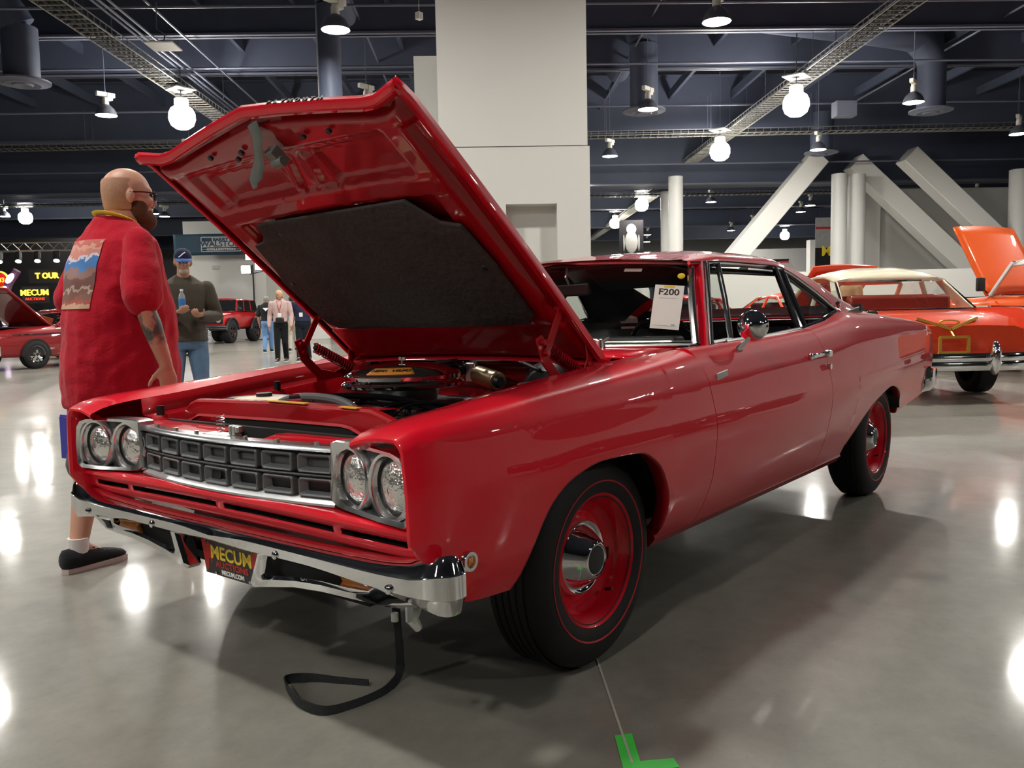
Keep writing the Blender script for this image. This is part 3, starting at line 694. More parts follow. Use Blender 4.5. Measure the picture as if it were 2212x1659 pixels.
MB().prism([wpt(-.66, .90)+V((.012,0,-.012)), wpt(-.535, .90)+V((.012,0,-.012)), wpt(-.535, .945)+V((.012,0,-.012)), wpt(-.66, .945)+V((.012,0,-.012))], (.002, 0, -.001)).build('white_sticker', PAPER, ws, smooth=0)
o = MB().sphere((0, 0, 0), (.018, .002, .012), 14, 8, Mx.Rotation(pi/2, 3, 'Z')).build('yellow_dot', YELLOW, ws); o.location = wpt(-.93, .84)+V((.012, 0, -.012))
rw0 = [(2.43, .535, 1.305), (3.40, .60, 1.040)]
g = [[(2.41+(2.86-2.41)*v+.07*(1-u*u), (.545+.03*v)*u, 1.345-.305*v+.015*(1-u*u)*(1-v)+.02*v*(1-v)) for u in lin(-1, 1, 15)] for v in lin(0, 1, 9)]
rwin = MB().grid(g).build('rear_window', GLASSM, CAR, smooth=180, fixn=False)
MB().tube([g[0][i] for i in range(15)], .012, 8).tube([g[-1][i] for i in range(15)], .014, 8).build('window_trim', CHROME, rwin)
MB().grid([[(x, y, z) for y in lin(-.66, .66, 7)] for x, z in ((2.84, 1.037), (3.0, 1.046), (3.30, 1.05))]).build('deck_filler', RED, CAR, solid=.01)

# ---- cabin
dm = MB(); dm.loft([[(x0, y, .935), (x1, y, .958), (x1+.06, y, .945), (x1+.10, y, .90), (x1+.08, y, .70), (x1-.1, y, .60), (x0, y, .60)] for y, x0, x1 in [(yy, .66+.12*(yy/.76)**2, .99+.02*(yy/.76)**2) for yy in lin(-.76, .76, 13)]])
dash = dm.build('dashboard', DASHM, CAR, smooth=40)
dm = MB(); dm.loft([[(1.02, y, .958), (1.03, y, .985), (1.10, y, .985), (1.13, y, .94), (1.02, y, .93)] for y in lin(-.58, -.14, 6)]); dm.build('instrument_hood', DASHM, dash, bevel=.01)
MB().tube([(1.0+.02*(y/.7)**2, y, .962) for y in lin(-.70, .70, 9)], .006, 6).build('dash_trim', BRUSH, dash)
c = V((1.38, -.37, .90)); ax = V((.80, 0, .60)).normalized(); x_ = V((0, 1, 0)); y_ = ax.cross(x_)
rim = [c+x_*(.195*cos(a))+y_*(.195*sin(a)) for a in lin(0, 2*pi, 37)[:-1]]
sw = MB().tube(rim, .012, 8, closed=True).build('steering_wheel', GLOSSBLK, CAR)
MB().tube([c+x_*.19-ax*.0, c-ax*.03, c-x_*.19], .011, 6).tube([c-ax*.03, c-y_*.19], .011, 6).cyl(c-ax*.05, c-ax*.01, .05, .04, 16).build('spokes', BRUSH, sw)
MB().cyl(c-ax*.05, c-ax*.42, .03, n=10).build('steering_column', BLACK, sw)
for (x, zt, nm) in ((1.92, 1.0, 'front_seat'), (2.75, .98, 'rear_seat')):
    m = MB(); m.loft([[(x-.55, y, .50), (x-.58, y, .60), (x-.5, y, .68), (x-.10, y, .66), (x, y, zt-.08), (x+.06, y, zt), (x+.13, y, zt-.03), (x+.10, y, .50)] for y in lin(-.70, .70, 9)])
    m.build(nm, VINYL, CAR, smooth=50)
for s in (-1, 1):
    MB().grid([[(x, s*.795, .955+.03*max(0, (x-1.2)/.66)+.03*max(0, (x-1.85)/.5)), (x, s*.775, .93), (x, s*.77, .62), (x, s*.76, .36)] for x in (.75, 1.2, 1.85, 2.3, 2.8)]).build('door_card', VINYL, CAR, solid=.01)
    MB().bar((.95, s*.783, .945), (1.85, s*.783, .968), .006, .012).build('door_rail', BRUSH, CAR)
MB().box((1.60, 0, .36), (2.6, 1.5, .03)).box((3.0, 0, .75), (.03, 1.5, .7)).box((2.72, 0, 1.015), (.34, 1.3, .02)).build('cabin_floor', VINYL, CAR, smooth=0)
mr = MB().box((0,0,0), (.022, .24, .062)).build('rear_view_mirror', BLACK, CAR, bevel=.012); mr.location = (1.10, .0, 1.205); mr.rotation_euler = (0, -.15, -.12)
MB().tube([(0, 0, .02), (-.02, 0, .06), (-.0, 0, .115)], .006, 6).build('mirror_stalk', BRUSH, mr)

# ---- cowl, fender shelves, firewall
g = [[(x, y, z+.012*(1-(y/.72)**2)) for y in lin(-.722, .722, 15)] for x, z in ((.455, .925), (.47, .934), (.62, .944), (.72, .947), (.83, .948))]
cowl = MB().grid([[(p[0]-.0*(1), p[1], p[2]) for p in r] for r in g], True).build('cowl_panel', RED, CAR, solid=.006, smooth=50)
for s, y in ((-1, -.415), (1, .20)):
    m = MB().cyl((.70, y, .945), (.70, y, .985), .022, .017, 12).bar((.70, y, .978), (.755, y+.0, .990), .03, .018).bar((.70, y, .98), (.735, y+.20, .985), .024, .016)
    m.build('wiper_arm', BRUSH, CAR, bevel=.004)
    MB().bar((.735, y+.18, .985), (.80, y+.55, .99), .010, .012).build('wiper_blade', BLACK, CAR)
for s in (-1, 1):
    P = skin(FEND); rows = []
    for x in lin(-.64, .47, 16):
        a = P(x)[0]; rows.append([(x, s*a[0], a[1]-.001), (x, s*(a[0]-.004), a[1]-.055), (x, s*(a[0]-.012), a[1]-.062), (x, s*(a[0]-.07), a[1]-.066), (x, s*(a[0]-.085), a[1]-.085), (x, s*(.56), .70), (x, s*.50, .60)])
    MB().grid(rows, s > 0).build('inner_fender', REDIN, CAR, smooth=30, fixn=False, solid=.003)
    for x in (-.60, -.1): MB().cyl((x, s*.62, P(x)[0][1]-.068), (x, s*.62, P(x)[0][1]-.03), .014, n=10).build('rubber_bumper', BLACK, CAR)
m = MB().grid([[(.455, y, .925), (.45, y, .90), (.50, y, .885), (.505, y, .55), (.50, y, .42)] for y in lin(-.62, .62, 9)], True)
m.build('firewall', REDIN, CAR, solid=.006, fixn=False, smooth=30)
ct = [(.448, y, .912) for y in lin(-.60, .60, 12)]
MB().tube(ct, .012, 8, flat=.6).build('cowl_seal', BLACK, CAR)

# ---- nose: front curve of the car seen from above
def xg(y): return -.765+.19*y*y                 # grille plane
def xb(y): return -.803+.0*y                    # bumper / valance plane
ys = lin(-.50, .50, 21)
gr = MB().grid([[(xg(y)+.011, y, .748), (xg(y)+.011, y, .605)] for y in ys]).build('grille', BLACK, CAR, solid=.006)
for k in range(-3, 4):
    for zc in (.706, .640):
        yc = k*.1425; w2, h2 = .0605, .0258; iw, ih = .042, .0125; x0 = 0
        fr = []
        m = MB()
        def rp_(w_, h_, dx, r_=.006): return [(xg(yc+a*w_)+dx, yc+a*w_, zc+b*h_) for a, b in ((-1+.08, -1), (1-.08, -1), (1, -1+.2), (1, 1-.2), (1-.08, 1), (-1+.08, 1), (-1, 1-.2), (-1, -1+.2))]
        m.loft([rp_(w2, h2, .012), rp_(w2, h2, -.006), rp_(w2*.96, h2*.92, -.010), rp_(w2*.91, h2*.83, -.009), rp_(iw+.001, ih+.001, .006), rp_(iw, ih, .0105)], True, False)
        m.build('grille_cell', GREYP, gr, smooth=25)
m = MB().box((-.745, 0, .673), (.012, .001, .001))
MB().tube([(xg(y)-.004, y, .673) for y in ys], .004, 6).build('grille_bar', BLACK, gr)
def strip(prof, yl, yr, n, name, mat, par, xf=xg, sm=40):
    m = MB(); m.loft([[(xf(y)+a, y, b) for a, b in prof] for y in lin(yl, yr, n)]); return m.build(name, mat, par, smooth=sm)
tt = strip([(.03, .757), (-.004, .755), (-.012, .747), (-.014, .741), (-.006, .737), (.03, .737)], -.505, .505, 25, 'top_trim', ANOD, gr)
strip([(.03, .616), (-.002, .615), (-.020, .601), (-.021, .595), (-.010, .591), (.03, .591)], -.505, .505, 25, 'lower_trim', SATIN, gr)
m = MB()
for y in (-.42, -.27, -.13, .13, .27, .42): m.cyl((xg(y)+.012, y, .755), (xg(y)+.012, y, .764), .007, n=8)
m.build('trim_screws', BRUSH, gr)
for s in (-1, 1):
    ol = [(.505,.770),(.53,.777),(.60,.779),(.69,.779),(.79,.773),(.826,.764),(.846,.742),(.855,.68),(.852,.618),(.845,.600),(.828,.592),(.72,.591),(.56,.597),(.525,.602),(.500,.612)]
    inn = [(.507,.692),(.530,.742),(.60,.766),(.69,.766),(.775,.762),(.815,.751),(.832,.730),(.843,.68),(.840,.630),(.832,.614),(.815,.606),(.72,.605),(.57,.610),(.535,.622),(.508,.672)]
    def bx(y): return -.737-.165*(y-.5)
    def R_(pp, dx): return [(bx(y)+dx, s*y, z) for y, z in pp]
    bez = MB().loft([R_(ol, .05), R_(ol, .0), [(a-.006, b+(s*.69-b)*.02, c+(.68-c)*.03) for a, b, c in R_(ol, 0)], R_(inn, -.001), R_(inn, .030)], True, False).build('headlight_bezel', ANOD, CAR, smooth=30)
    MB().prism([(bx(y)+.028, s*y, z) for y, z in inn], (.004, 0, 0)).build('bezel_insert', BLACK, bez, smooth=0)
    for yc, xc in ((.583, -.735), (.760, -.764)):
        ax_ = (-1, -s*.165, 0); o_ = (xc, s*yc, .681)
        MB().lathe([(.073, -.045), (.0735, .004), (.077, .012), (.084, .014), (.0885, .008), (.089, -.03)], o_, ax_, 36).build('lamp_ring', ANOD, bez, smooth=50)
        MB().lathe([(.0, .008), (.03, .006), (.055, -.002), (.068, -.014), (.074, -.03), (.074, -.045), (0, -.045)], o_, ax_, 36).build('headlamp', LENSM, bez, smooth=60)
        MB().lathe([(.070, -.012), (.0742, -.004), (.0742, -.02)], o_, ax_, 36).build('lamp_seal', BLACK, bez)
# red panel below the grille, with its four air slots cut through
ysv = sorted(set(lin(-.872, .872, 37)) | {a*b for a in (-1, 1) for b in (.02, .53, .56, .80)})
def xv(y): a = abs(y); return -.786+(.012*((a-.55)/.35)**2 if a > .55 else 0)
pv = [(.060, .596), (.010, .595), (-.002, .590), (-.003, .580), (.016, .566), (.020, .558), (.024, .540), (.026, .532), (.052, .506), (.080, .478)]
m = MB(); n = len(pv); vs = [(xv(y)+a, y, b-.010*(abs(y)/.9)**2) for y in ysv for a, b in pv]; fs = []
for i in range(len(ysv)-1):
    ym = (ysv[i]+ysv[i+1])/2
    for j in range(n-1):
        if j in (5,) and (.02 < abs(ym) < .53 or .56 < abs(ym) < .80): continue
        fs.append((i*n+j, (i+1)*n+j, (i+1)*n+j+1, i*n+j+1))
m.add(vs, fs); val = m.build('front_valance', RED, CAR, smooth=50, solid=.004, fixn=False)
MB().grid([[(xv(y)+.07, y, .575), (xv(y)+.07, y, .505)] for y in lin(-.86, .86, 15)]).build('slot_backing', DARK, val)
# ---- front bumper
BST = {0: (-.808,.494,.468,.453,.445), .2: (-.808,.494,.478,.448,.440), .45: (-.808,.495,.477,.449,.441), .7: (-.806,.498,.474,.437,.428), .85: (-.806,.514,.479,.434,.412), .925: (-.800,.533,.494,.437,.399)}
xs_ = sorted(BST); bf = [pchip(xs_, [BST[x][k] for x in xs_]) for k in range(5)]
plan = []
for y in lin(0, .925, 26): plan.append((bf[0](y), y, bf[1](y), bf[2](y), bf[3](y), bf[4](y)))
for x, y, zt in ((-.790,.945,.537), (-.778,.957,.538), (-.762,.963,.537), (-.745,.965,.534), (-.728,.960,.528)): plan.append((x, y, zt, .496, .437, .397))
def bring(i, s):
    x, y, zt, zf, zl, zb = plan[i]; a = plan[max(0, i-1)]; b = plan[min(len(plan)-1, i+1)]
    t = V((b[0]-a[0], b[1]-a[1], 0)); t.normalize(); nx, ny = t.y, -t.x      # inward normal
    if i == 0: nx, ny = 1, 0
    e_ = 1-.55*ss_(.78, .95, y)
    pr = [(.075*e_, zt-.03), (.07*e_, zt), (.045*e_, zt+.002), (.018*e_, (zt+zf)/2+.006), (.004, zf+.003), (0, zf-.002), (0, zl+.002), (.004, zl-.002), (.016, zb), (.07*e_, zb)]
    return [(x+nx*d, s*(y+ny*d), z) for d, z in pr]
rings = [bring(i, 1) for i in range(len(plan)-1, -1, -1)]+[bring(i, -1) for i in range(1, len(plan))]
bump = MB().loft(rings).build('front_bumper', CHROME, CAR, smooth=32)
for s in (-1, 1):
    lowp = [(.215,.442),(.205,.420),(.185,.380),(.165,.340),(.178,.328),(.25,.342),(.38,.366),(.50,.376),(.62,.380),(.72,.378),(.775,.380),(.84,.394),(.895,.404)]
    upp  = [(.262,.444),(.252,.420),(.246,.400),(.240,.385),(.255,.380),(.30,.388),(.40,.400),(.50,.407),(.60,.408),(.665,.408),(.690,.428),(.84,.434),(.895,.438)]
    m = MB(); rr = []
    for (ya, za), (yb, zb_) in zip(lowp, upp):
        xf = -.790+(.0 if ya < .62 else .10*((ya-.62)/.31)**1.5*.6)
        rr.append([(xf+.05, s*ya, za), (xf+.010, s*ya, za), (xf-.002, s*(ya*.8+yb*.2), za*.8+zb_*.2), (xf-.002, s*(ya*.25+yb*.75), za*.25+zb_*.75), (xf+.006, s*yb, zb_), (xf+.05, s*yb, zb_)])
    m.loft(rr).build('bumper_lower_bar', CHROME, bump, smooth=35)
    MB().prism([(-.755, s*y, z) for y, z in ((.55,.396), (.655,.402), (.675,.420), (.66,.440), (.53,.446), (.52,.43))], (.03, 0, 0)).build('turn_signal', AMBER, bump, bevel=.006)
    MB().box((-.735, s*.46, .415), (.01, .5, .09)).build('bumper_backing', DARK, bump)
    for y in (.33, .78): MB().sphere((-.810, s*y, bf[3](y)+.008), (.007, .012, .012), 10, 6).build('bumper_bolt', CHROME, bump)
    if s < 0:
        MB().tube([(-.79, s*.845, .405), (-.80, s*.85, .38), (-.785, s*.855, .355)], [.02, .016, .01], 8).build('bumper_bracket', BRUSH, bump)
        MB().cyl((-.80, s*.79, .365), (-.80, s*.79, .385), .009, n=8).build('bumper_stud', BRUSH, bump)
# licence plate with printed lettering
PLM = pm('plate_black', (.012, .011, .011), .35, var=.2, vscale=20)
lp = MB().box((0,0,0), (.304, .152, .003)).build('license_plate', PLM, CAR, bevel=.006)
pm_ = frame((-.738, .0, .385), (0, -1, 0), (-.10, 0, 1)); lp.matrix_local = pm_
PR = pm('plate_red', (.52, .02, .015), .4, var=.1)
m = MB(); random.seed(3)
for sx in (-1, 1):
    for k in range(9):
        x = sx*(.150-.006*k); h_ = .142-.012*k; w_ = .0045; zt = random.uniform(-.01, .01)
        m.box((x*.985, zt*.3, .0017), (w_, h_ if k < 3 else h_*random.uniform(.5, 1), .0006), Mx.Rotation(-.08*sx, 3, 'Z'))
m.build('plate_stripes', PR, lp, smooth=0)
PY = pm('plate_yellow', (.80, .55, .03), .4, var=.06)
text('MECUM', 'plate_lettering', PY, lp, .060, Mx.Translation((0, -.002, .002)), .0006, bold=.0014, sx=1.06, shear=.12)
text('AUCTIONS', 'plate_lettering', PR, lp, .028, Mx.Translation((0, -.038, .002)), .0006, bold=.0006, sx=1.25)
text('MECUM.COM', 'plate_lettering', PAPER, lp, .020, Mx.Translation((0, -.062, .002)), .0006, bold=.0008, sx=1.0)
for sx in (-1, 1): MB().cyl((sx*.09, -.068, .001), (sx*.09, -.068, .005), .005, n=8).build('plate_screw', BRUSH, lp)
# ---- hood, hinged at the cowl and propped open
HO = V((.365, 0, .929)); HF = V((-.957, 0, .791)).normalized(); HN = V((HF.z, 0, -HF.x))
def hp(s_, y, n_): return HO+HF*s_+V((0, y, 0))+HN*n_
def hedge(a):
    xs, ys_ = (0, .18, .36, .50, .555, .62, .661), (1.278, 1.256, 1.230, 1.208, 1.208, 1.228, 1.240)
    for i in range(6):
        if a <= xs[i+1]: return ys_[i]+(ys_[i+1]-ys_[i])*(a-xs[i])/(xs[i+1]-xs[i])
    return ys_[-1]
def crown(y): return .022*(1-(y/.661)**2)+ (.006 if abs(y) < .3 else 0)*0
def ss(a, b, x):
    t = min(1, max(0, (x-a)/(b-a))); return t*t*(3-2*t)
def bump_(x, a, b, e): return ss(a, a+e, x)*(1-ss(b-e, b, x))
ysx = [y for y in lin(-.661, .661, 61)]
top = []
for y in ysx:
    E_ = hedge(abs(y)); row = []
    for t in lin(0, 1, 36): row.append(hp(E_*t, y, crown(y)+.012*sin(pi*t)-.014*ss(.95, 1.0, t)))
    top.append(row)
hood = MB().grid(top, True).build('hood', RED, CAR, smooth=40, fixn=False)
def under(s_, y):
    a = abs(y); E_ = hedge(a); d = .014
    d = max(d, .046*bump_(a, .475, .60, .025)*ss(.16, .26, s_)*(1-ss(1.10, 1.16, s_)))      # side rails
    d = max(d, .046*bump_(s_, 1.085, E_-.035, .03)*(1-ss(.60, .63, a)))      # nose channel
    d = max(d, .050*bump_(s_, .835, .955, .026)*(1-ss(.55, .60, a)))           # cross rail
    d = max(d, .034*bump_(s_, .02, .245, .03)*(1-ss(.60, .64, a)))             # rear rail
    rc = bump_(s_, .945, 1.085, .018)
    base = .030*bump_(s_, .90, 1.12, .02)*(1-ss(.52, .58, a))
    recess = rc*max(bump_(y, .07+.10*(1.085-s_)*0, .43, .02), bump_(y, -.52, -.14, .02))
    d = max(d, base*(1-recess))
    x1 = abs(y-(.055-(s_-.95)*.5)); d += .012*(1-ss(.012, .028, x1))*rc                   # slanting ribs between the recesses
    x2 = abs(y-(-.055-(s_-.95)*.35)); d += .010*(1-ss(.012, .028, x2))*rc
    d *= 1-ss(.612, .645, a)*.75
    return d
g = []
for y in lin(-.655, .655, 111):
    E_ = hedge(abs(y))-.006
    g.append([hp(s_, y, crown(y)+.012*sin(pi*s_/E_)-.014*ss(.95, 1, s_/E_)-under(s_, y)) for s_ in [.012+(E_-.012)*t for t in lin(0, 1, 120)]])
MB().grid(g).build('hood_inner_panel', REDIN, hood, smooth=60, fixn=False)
rim = []
for i in (0, -1): rim.append([tuple(p) for p in top[i]])
m = MB()
for s in (-1, 1):
    y = s*.661; m.grid([[hp(hedge(.661)*t, y, crown(y)+.012*sin(pi*t)-.014*ss(.95, 1, t)) for t in lin(0, 1, 36)], [hp(hedge(.661)*t, y+s*.001, crown(y)+.012*sin(pi*t)-.014*ss(.95, 1, t)-.026) for t in lin(0, 1, 36)], [hp(hedge(.661)*t, y-s*.02, crown(y)+.012*sin(pi*t)-.014*ss(.95, 1, t)-.026) for t in lin(0, 1, 36)]])
m.grid([[r[-1] for r in top], [r[-1]-HN*.016+HF*.004 for r in top], [r[-1]-HN*.030-HF*.010 for r in top], [r[-1]-HN*.032-HF*.03 for r in top]])
m.grid([[r[0] for r in top], [r[0]-HN*.04+HF*.012 for r in top]])
m.build('hood_edge', RED, hood, smooth=50, solid=.002)
pad = [(.862,-.385),(.858,.385),(.80,.405),(.775,.44),(.765,.50),(.62,.525),(.56,.550),(.30,.540),(.262,.50),(.250,.42),(.246,-.42),(.258,-.50),(.30,-.545),(.56,-.552),(.74,-.535),(.76,-.46),(.80,-.43)]
po = [hp(a, b, crown(b)-.056+.010) for a, b in pad]
m = MB(); m.prism([hp(a, b, crown(b)-.044) for a, b in pad], -HN*.012); m.build('insulation_pad', PADM, hood, smooth=0, bevel=.005)
m = MB()
for a, b in ((.80,0),(.80,.3),(.80,-.3),(.55,.5),(.55,-.5),(.55,0),(.32,.45),(.32,-.45),(.32,0),(.45,.25),(.45,-.25),(.68,.2),(.68,-.2)): m.cyl(hp(a, b, crown(b)-.054), hp(a, b, crown(b)-.060), .013, .009, 10)
m.build('pad_clips', BLACK, hood)
LAT = pm('latch_grey', (.16, .18, .165), .45, .3, var=.15, vscale=30)
lt = MB(); lp_ = [(1.232,-.035,-.03),(1.20,-.045,-.055),(1.165,-.02,-.07),(1.13,.00,-.085),(1.105,.03,-.10),(1.09,.055,-.115),(1.075,.05,-.13)]
lt.tube([hp(a, b, c) for a, b, c in lp_], [.024,.024,.021,.022,.023,.018,.010], 8, flat=.3); lt.box(hp(1.12, -.055, -.058), (.06, .04, .036), Mx.Rotation(.69, 3, 'Y')).cyl(hp(1.11,-.09,-.07), hp(1.11,-.04,-.07), .016, n=10)
lt.build('hood_latch', LAT, hood, smooth=40)
for a, b in ((1.15,.12),(1.13,.16),(1.15,-.20),(1.16,.28),(1.15,-.32)): MB().cyl(hp(a, b, crown(b)-.050), hp(a, b, crown(b)-.0605), .009, n=10).build('panel_hole', BLACK, hood)
for i, ch in enumerate('PLYMOUTH'):
    y = -.135-.030*i
    text(ch, 'hood_lettering', BLACK, hood, .020, frame(hp(hedge(-y)+.0045, y, crown(y)-.024), V((0,-1,0))-HF*.15, HN), .002, bold=.001, sx=1.3)
# ---- hood hinges
for s in (-1, 1):
    h = MB(); y = s*.625; t_ = .006
    h.prism([(x, y, z) for x, z in ((.0,1.012),(.03,1.025),(.06,1.0),(.075,.94),(.13,.89),(.20,.875),(.27,.90),(.32,.99),(.335,.985),(.30,.87),(.29,.78),(.13,.78),(.10,.86),(.03,.93))], (0, s*t_, 0))
    hg = h.build('hood_hinge', REDIN, CAR, smooth=0, bevel=.003)
    MB().bar((.045, y+s*.012, .965), (.135, y+s*.012, 1.115), .006, .026, (1,0,0)).build('hinge_link', REDIN, hg); MB().bar((.30, y+s*.012, .895), (.30, y+s*.0, .985), .006, .024, (1,0,0)).build('hinge_link', REDIN, hg)
    a_, b_ = V((.085, y-s*.022, .985)), V((.28, y-s*.022, .885)); d = (b_-a_); L_ = d.length; d.normalize(); u_ = d.orthogonal().normalized(); v_ = d.cross(u_)
    N_ = 16
    MB().tube([a_+d*(L_*t)+u_*(.019*cos(2*pi*N_*t))+v_*(.019*sin(2*pi*N_*t)) for t in lin(0, 1, N_*12+1)], .0045, 5).build('hinge_spring', REDIN, hg)
    MB().cyl(a_, b_, .013, n=8).build('spring_core', DARK, hg)
    m = MB()
    for x, z in ((.03, 1.0), (.045, .965), (.30, .90), (.30, .985), (.135, 1.11)): m.cyl((x, y-s*.012, z), (x, y+s*.022, z), .010, n=10)
    m.build('hinge_pivot', REDIN, hg)
# ---- radiator support, latch plates
SU = [(.66,.748),(.60,.755),(.575,.785),(.53,.815),(.49,.828),(.03,.838),(-.37,.832),(-.43,.832),(-.50,.812),(-.56,.79),(-.64,.775)]
SL = [(.66,.70),(.60,.715),(.56,.745),(.53,.752),(.48,.770),(.03,.775),(-.30,.775),(-.34,.770),(-.42,.742),(-.52,.715),(-.64,.70)]
m = MB(); m.grid([[(-.50+.0, a[0], a[1]-.006), (-.515, a[0], a[1]+.002), (-.532, a[0], a[1]), (-.537, a[0], a[1]-.008), (-.532, b[0], b[1]+.008), (-.537, b[0], b[1]), (-.515, b[0], b[1]-.002)] for a, b in zip(SU, SL)])
rs = m.build('radiator_support', REDIN, CAR, smooth=30, solid=.003)
MB().grid([[(-.50, a[0], a[1]-.004), (-.40, a[0]*.98, a[1]-.010)] for a in SU[3:8]]).build('support_shelf', REDIN, rs, solid=.003)
YW = pm('yellow_strip', (.72, .38, .03), .5, var=.1)
MB().bar((-.531, .06, .8395), (-.531, -.14, .8375), .022, .003).build('yellow_strip', YW, rs); MB().bar((-.531, -.30, .8345), (-.531, -.38, .8335), .022, .003).build('yellow_strip', YW, rs)
MB().box((-.50, 0, .60), (.06, .70, .36)).build('radiator', DARK, CAR, bevel=.008)
MB().box((-.585, 0, .64), (.02, 1.2, .24)).build('condenser_screen', DARK, CAR)
for s in (-1, 1):
    pts = [(-.715, s*.16, .747), (-.62, s*.10, .747), (-.575, s*.13, .748), (-.555, s*.50, .748), (-.60, s*.66, .752), (-.70, s*.66, .752), (-.715, s*.49, .750)]
    MB().prism(pts, (0, 0, .006)).build('latch_plate', RED, CAR, smooth=0, bevel=.003)
lsup = MB().box((-.725, .03, .753), (.05, .14, .012)).box((-.715, -.03, .770), (.02, .018, .03)).box((-.715, -.01, .772), (.02, .012, .026)).cyl((-.72, -.055, .765), (-.72, -.055, .785), .012, n=10).build('latch_catch', BRUSH, CAR, bevel=.003)
N_ = 5
MB().tube([(-.715+.012*cos(2*pi*N_*t), .05+.012*sin(2*pi*N_*t), .758+.055*t) for t in lin(0, 1, N_*14+1)], .0016, 5).build('catch_spring', BRUSH, lsup)
MB().bar((-.72, .02, .752), (-.75, .02, .60), .03, .05, (0,1,0)).build('latch_brace', BLACK, CAR)
# ---- engine
en = MB(); en.box((.02, 0, .58), (.75, .40, .30)).box((-.02, .22, .66), (.62, .20, .16), Mx.Rotation(-.5, 3, 'X')).box((-.02, -.22, .66), (.62, .20, .16), Mx.Rotation(.5, 3, 'X')).box((-.02, 0, .74), (.55, .34, .10)).cyl((-.40, 0, .62), (-.46, 0, .62), .20, n=20)
eng = en.build('engine_block', BLACK, CAR, bevel=.02)
for s in (-1, 1):
    m = MB().loft([[(x, s*(.20+.0), .74), (x, s*.20, .765), (x, s*.25, .785), (x, s*.33, .755), (x, s*.36, .70), (x, s*.33, .69)] for x in (-.33, -.31, .25, .27)])
    m.build('valve_cover', GLOSSBLK, eng, smooth=40)
ac = V((.01, .0, .842))
cln = MB().lathe([(0, 0), (.205, 0), (.222, .006), (.226, .016), (.220, .022), (.205, .030)], ac, (0,0,1), 48).build('air_cleaner', CHROME, CAR)
MB().lathe([(.205, .028), (.213, .034), (.213, .046), (.206, .055), (.165, .071), (.115, .083), (.06, .087), (0, .088)], ac, (0,0,1), 48).build('air_cleaner_lid', CHROME, cln)
MB().cyl(ac+V((0,0,.085)), ac+V((0,0,.105)), .005, n=8).box(ac+V((0, .010, .103)), (.005, .014, .012)).box(ac+V((0, -.010, .103)), (.005, .014, .012)).build('wing_nut', BRUSH, cln)
stk = []
for r_, z_ in ((.204, .0568), (.165, .0722), (.150, .0763)):
    stk.append([ac+V((r_*cos(a), r_*sin(a), z_+.0015)) for a in lin(radians(188), radians(238), 16)])
MB().grid(stk).build('orange_decal', ORANGE, cln, solid=.001)
for i, ch in enumerate('HEMI HEAD'):
    if ch == ' ': continue
    a = radians(192.5+i*5.1); d = V((cos(a), sin(a), 0)); tdir = V((-sin(a), cos(a), 0))
    text(ch, 'decal_lettering', INK, cln, .026, frame(ac+d*.177+V((0,0,.0690)), tdir, V((0,0,.36))-d), .0008, bold=.001)
MB().lathe([(.11, -.10), (.13, -.02), (.14, 0)], ac, (0,0,1), 24).build('carburettor_neck', BRUSH, cln)
# plug wires and hoses
random.seed(11); wm = []
for k in range(9):
    y0 = -.30+.07*k; z0 = .775+random.uniform(-.01, .02)
    pts = catmull([(-.38+random.uniform(-.03,.03), y0, z0-.04), (-.33, y0-.04, z0+.03), (-.26, y0-.10, z0+.045), (-.20, y0-.18, z0+.03), (-.12+random.uniform(-.04,.04), y0-.26, z0-.02)], 5)
    wm.append(MB().tube(pts, .0065, 6).build('plug_wire', GLOSSBLK, eng))
MB().tube(catmull([(-.47, .15, .80), (-.42, .08, .835), (-.40, -.06, .838), (-.42, -.20, .825), (-.44, -.28, .79)], 6), .016, 10).build('radiator_hose', pm('hose_grey', (.06, .062, .065), .5, var=.2), eng)
MB().tube(catmull([(-.45, .0, .81), (-.36, -.05, .84), (-.28, -.25, .835), (-.22, -.38, .80), (-.1, -.44, .76)], 6), .011, 8).build('heater_hose', GLOSSBLK, eng)
MB().tube(catmull([(.40, .30, .86), (.30, .15, .90), (.38, -.02, .925), (.42, -.2, .915), (.40, -.34, .88)], 6), .008, 8).build('vacuum_hose', BLACK, eng)
for y in (-.33, -.37): MB().box((-.30, y, .765), (.07, .035, .04)).cyl((-.30, y, .78), (-.30, y, .805), .009, n=8).build('coil_terminal', BLACK, eng, bevel=.004)
tk = MB().box((-.40, .235, .795), (.16, .25, .075)).build('washer_tank', CREAM, CAR, bevel=.015, segs=3)
MB().cyl((-.39, .29, .833), (-.39, .29, .845), .028, n=16).build('tank_cap', BLACK, tk); MB().cyl((-.43, .08, .835), (-.40, .02, .838), .016, n=10).build('hose_clamp', CHROME, tk)
MB().box((-.30, .44, .74), (.18, .20, .16)).build('battery', BLACK, CAR, bevel=.01)
wmo = MB().cyl((.43, .0, .856), (.36, -.165, .838), .038, n=20).build('wiper_motor', BRASS, CAR, bevel=.004)
MB().cyl((.36, -.165, .838), (.353, -.183, .8365), .026, .018, 14).build('motor_cap', BLACK, wmo); MB().box((.44, .03, .865), (.06, .05, .08)).build('motor_bracket', BRUSH, wmo, bevel=.005)
bb = MB().lathe([(0, .0), (.10, .0), (.115, .02), (.115, .05), (.08, .08), (0, .085)], (.49, -.34, .80), (-1, 0, 0), 24).build('brake_booster', BLACK, CAR)
MB().box((.36, -.34, .80), (.12, .08, .08)).build('master_cylinder', BRUSH, bb, bevel=.01)
MB().sphere((.40, .10, .885), (.05, .05, .04), 14, 8).box((.42, .17, .90), (.05, .06, .05)).build('distributor', GLOSSBLK, CAR)
MB().box((.45, .16, .905), (.01, .06, .04)).build('firewall_relay', BRUSH, CAR, bevel=.004)

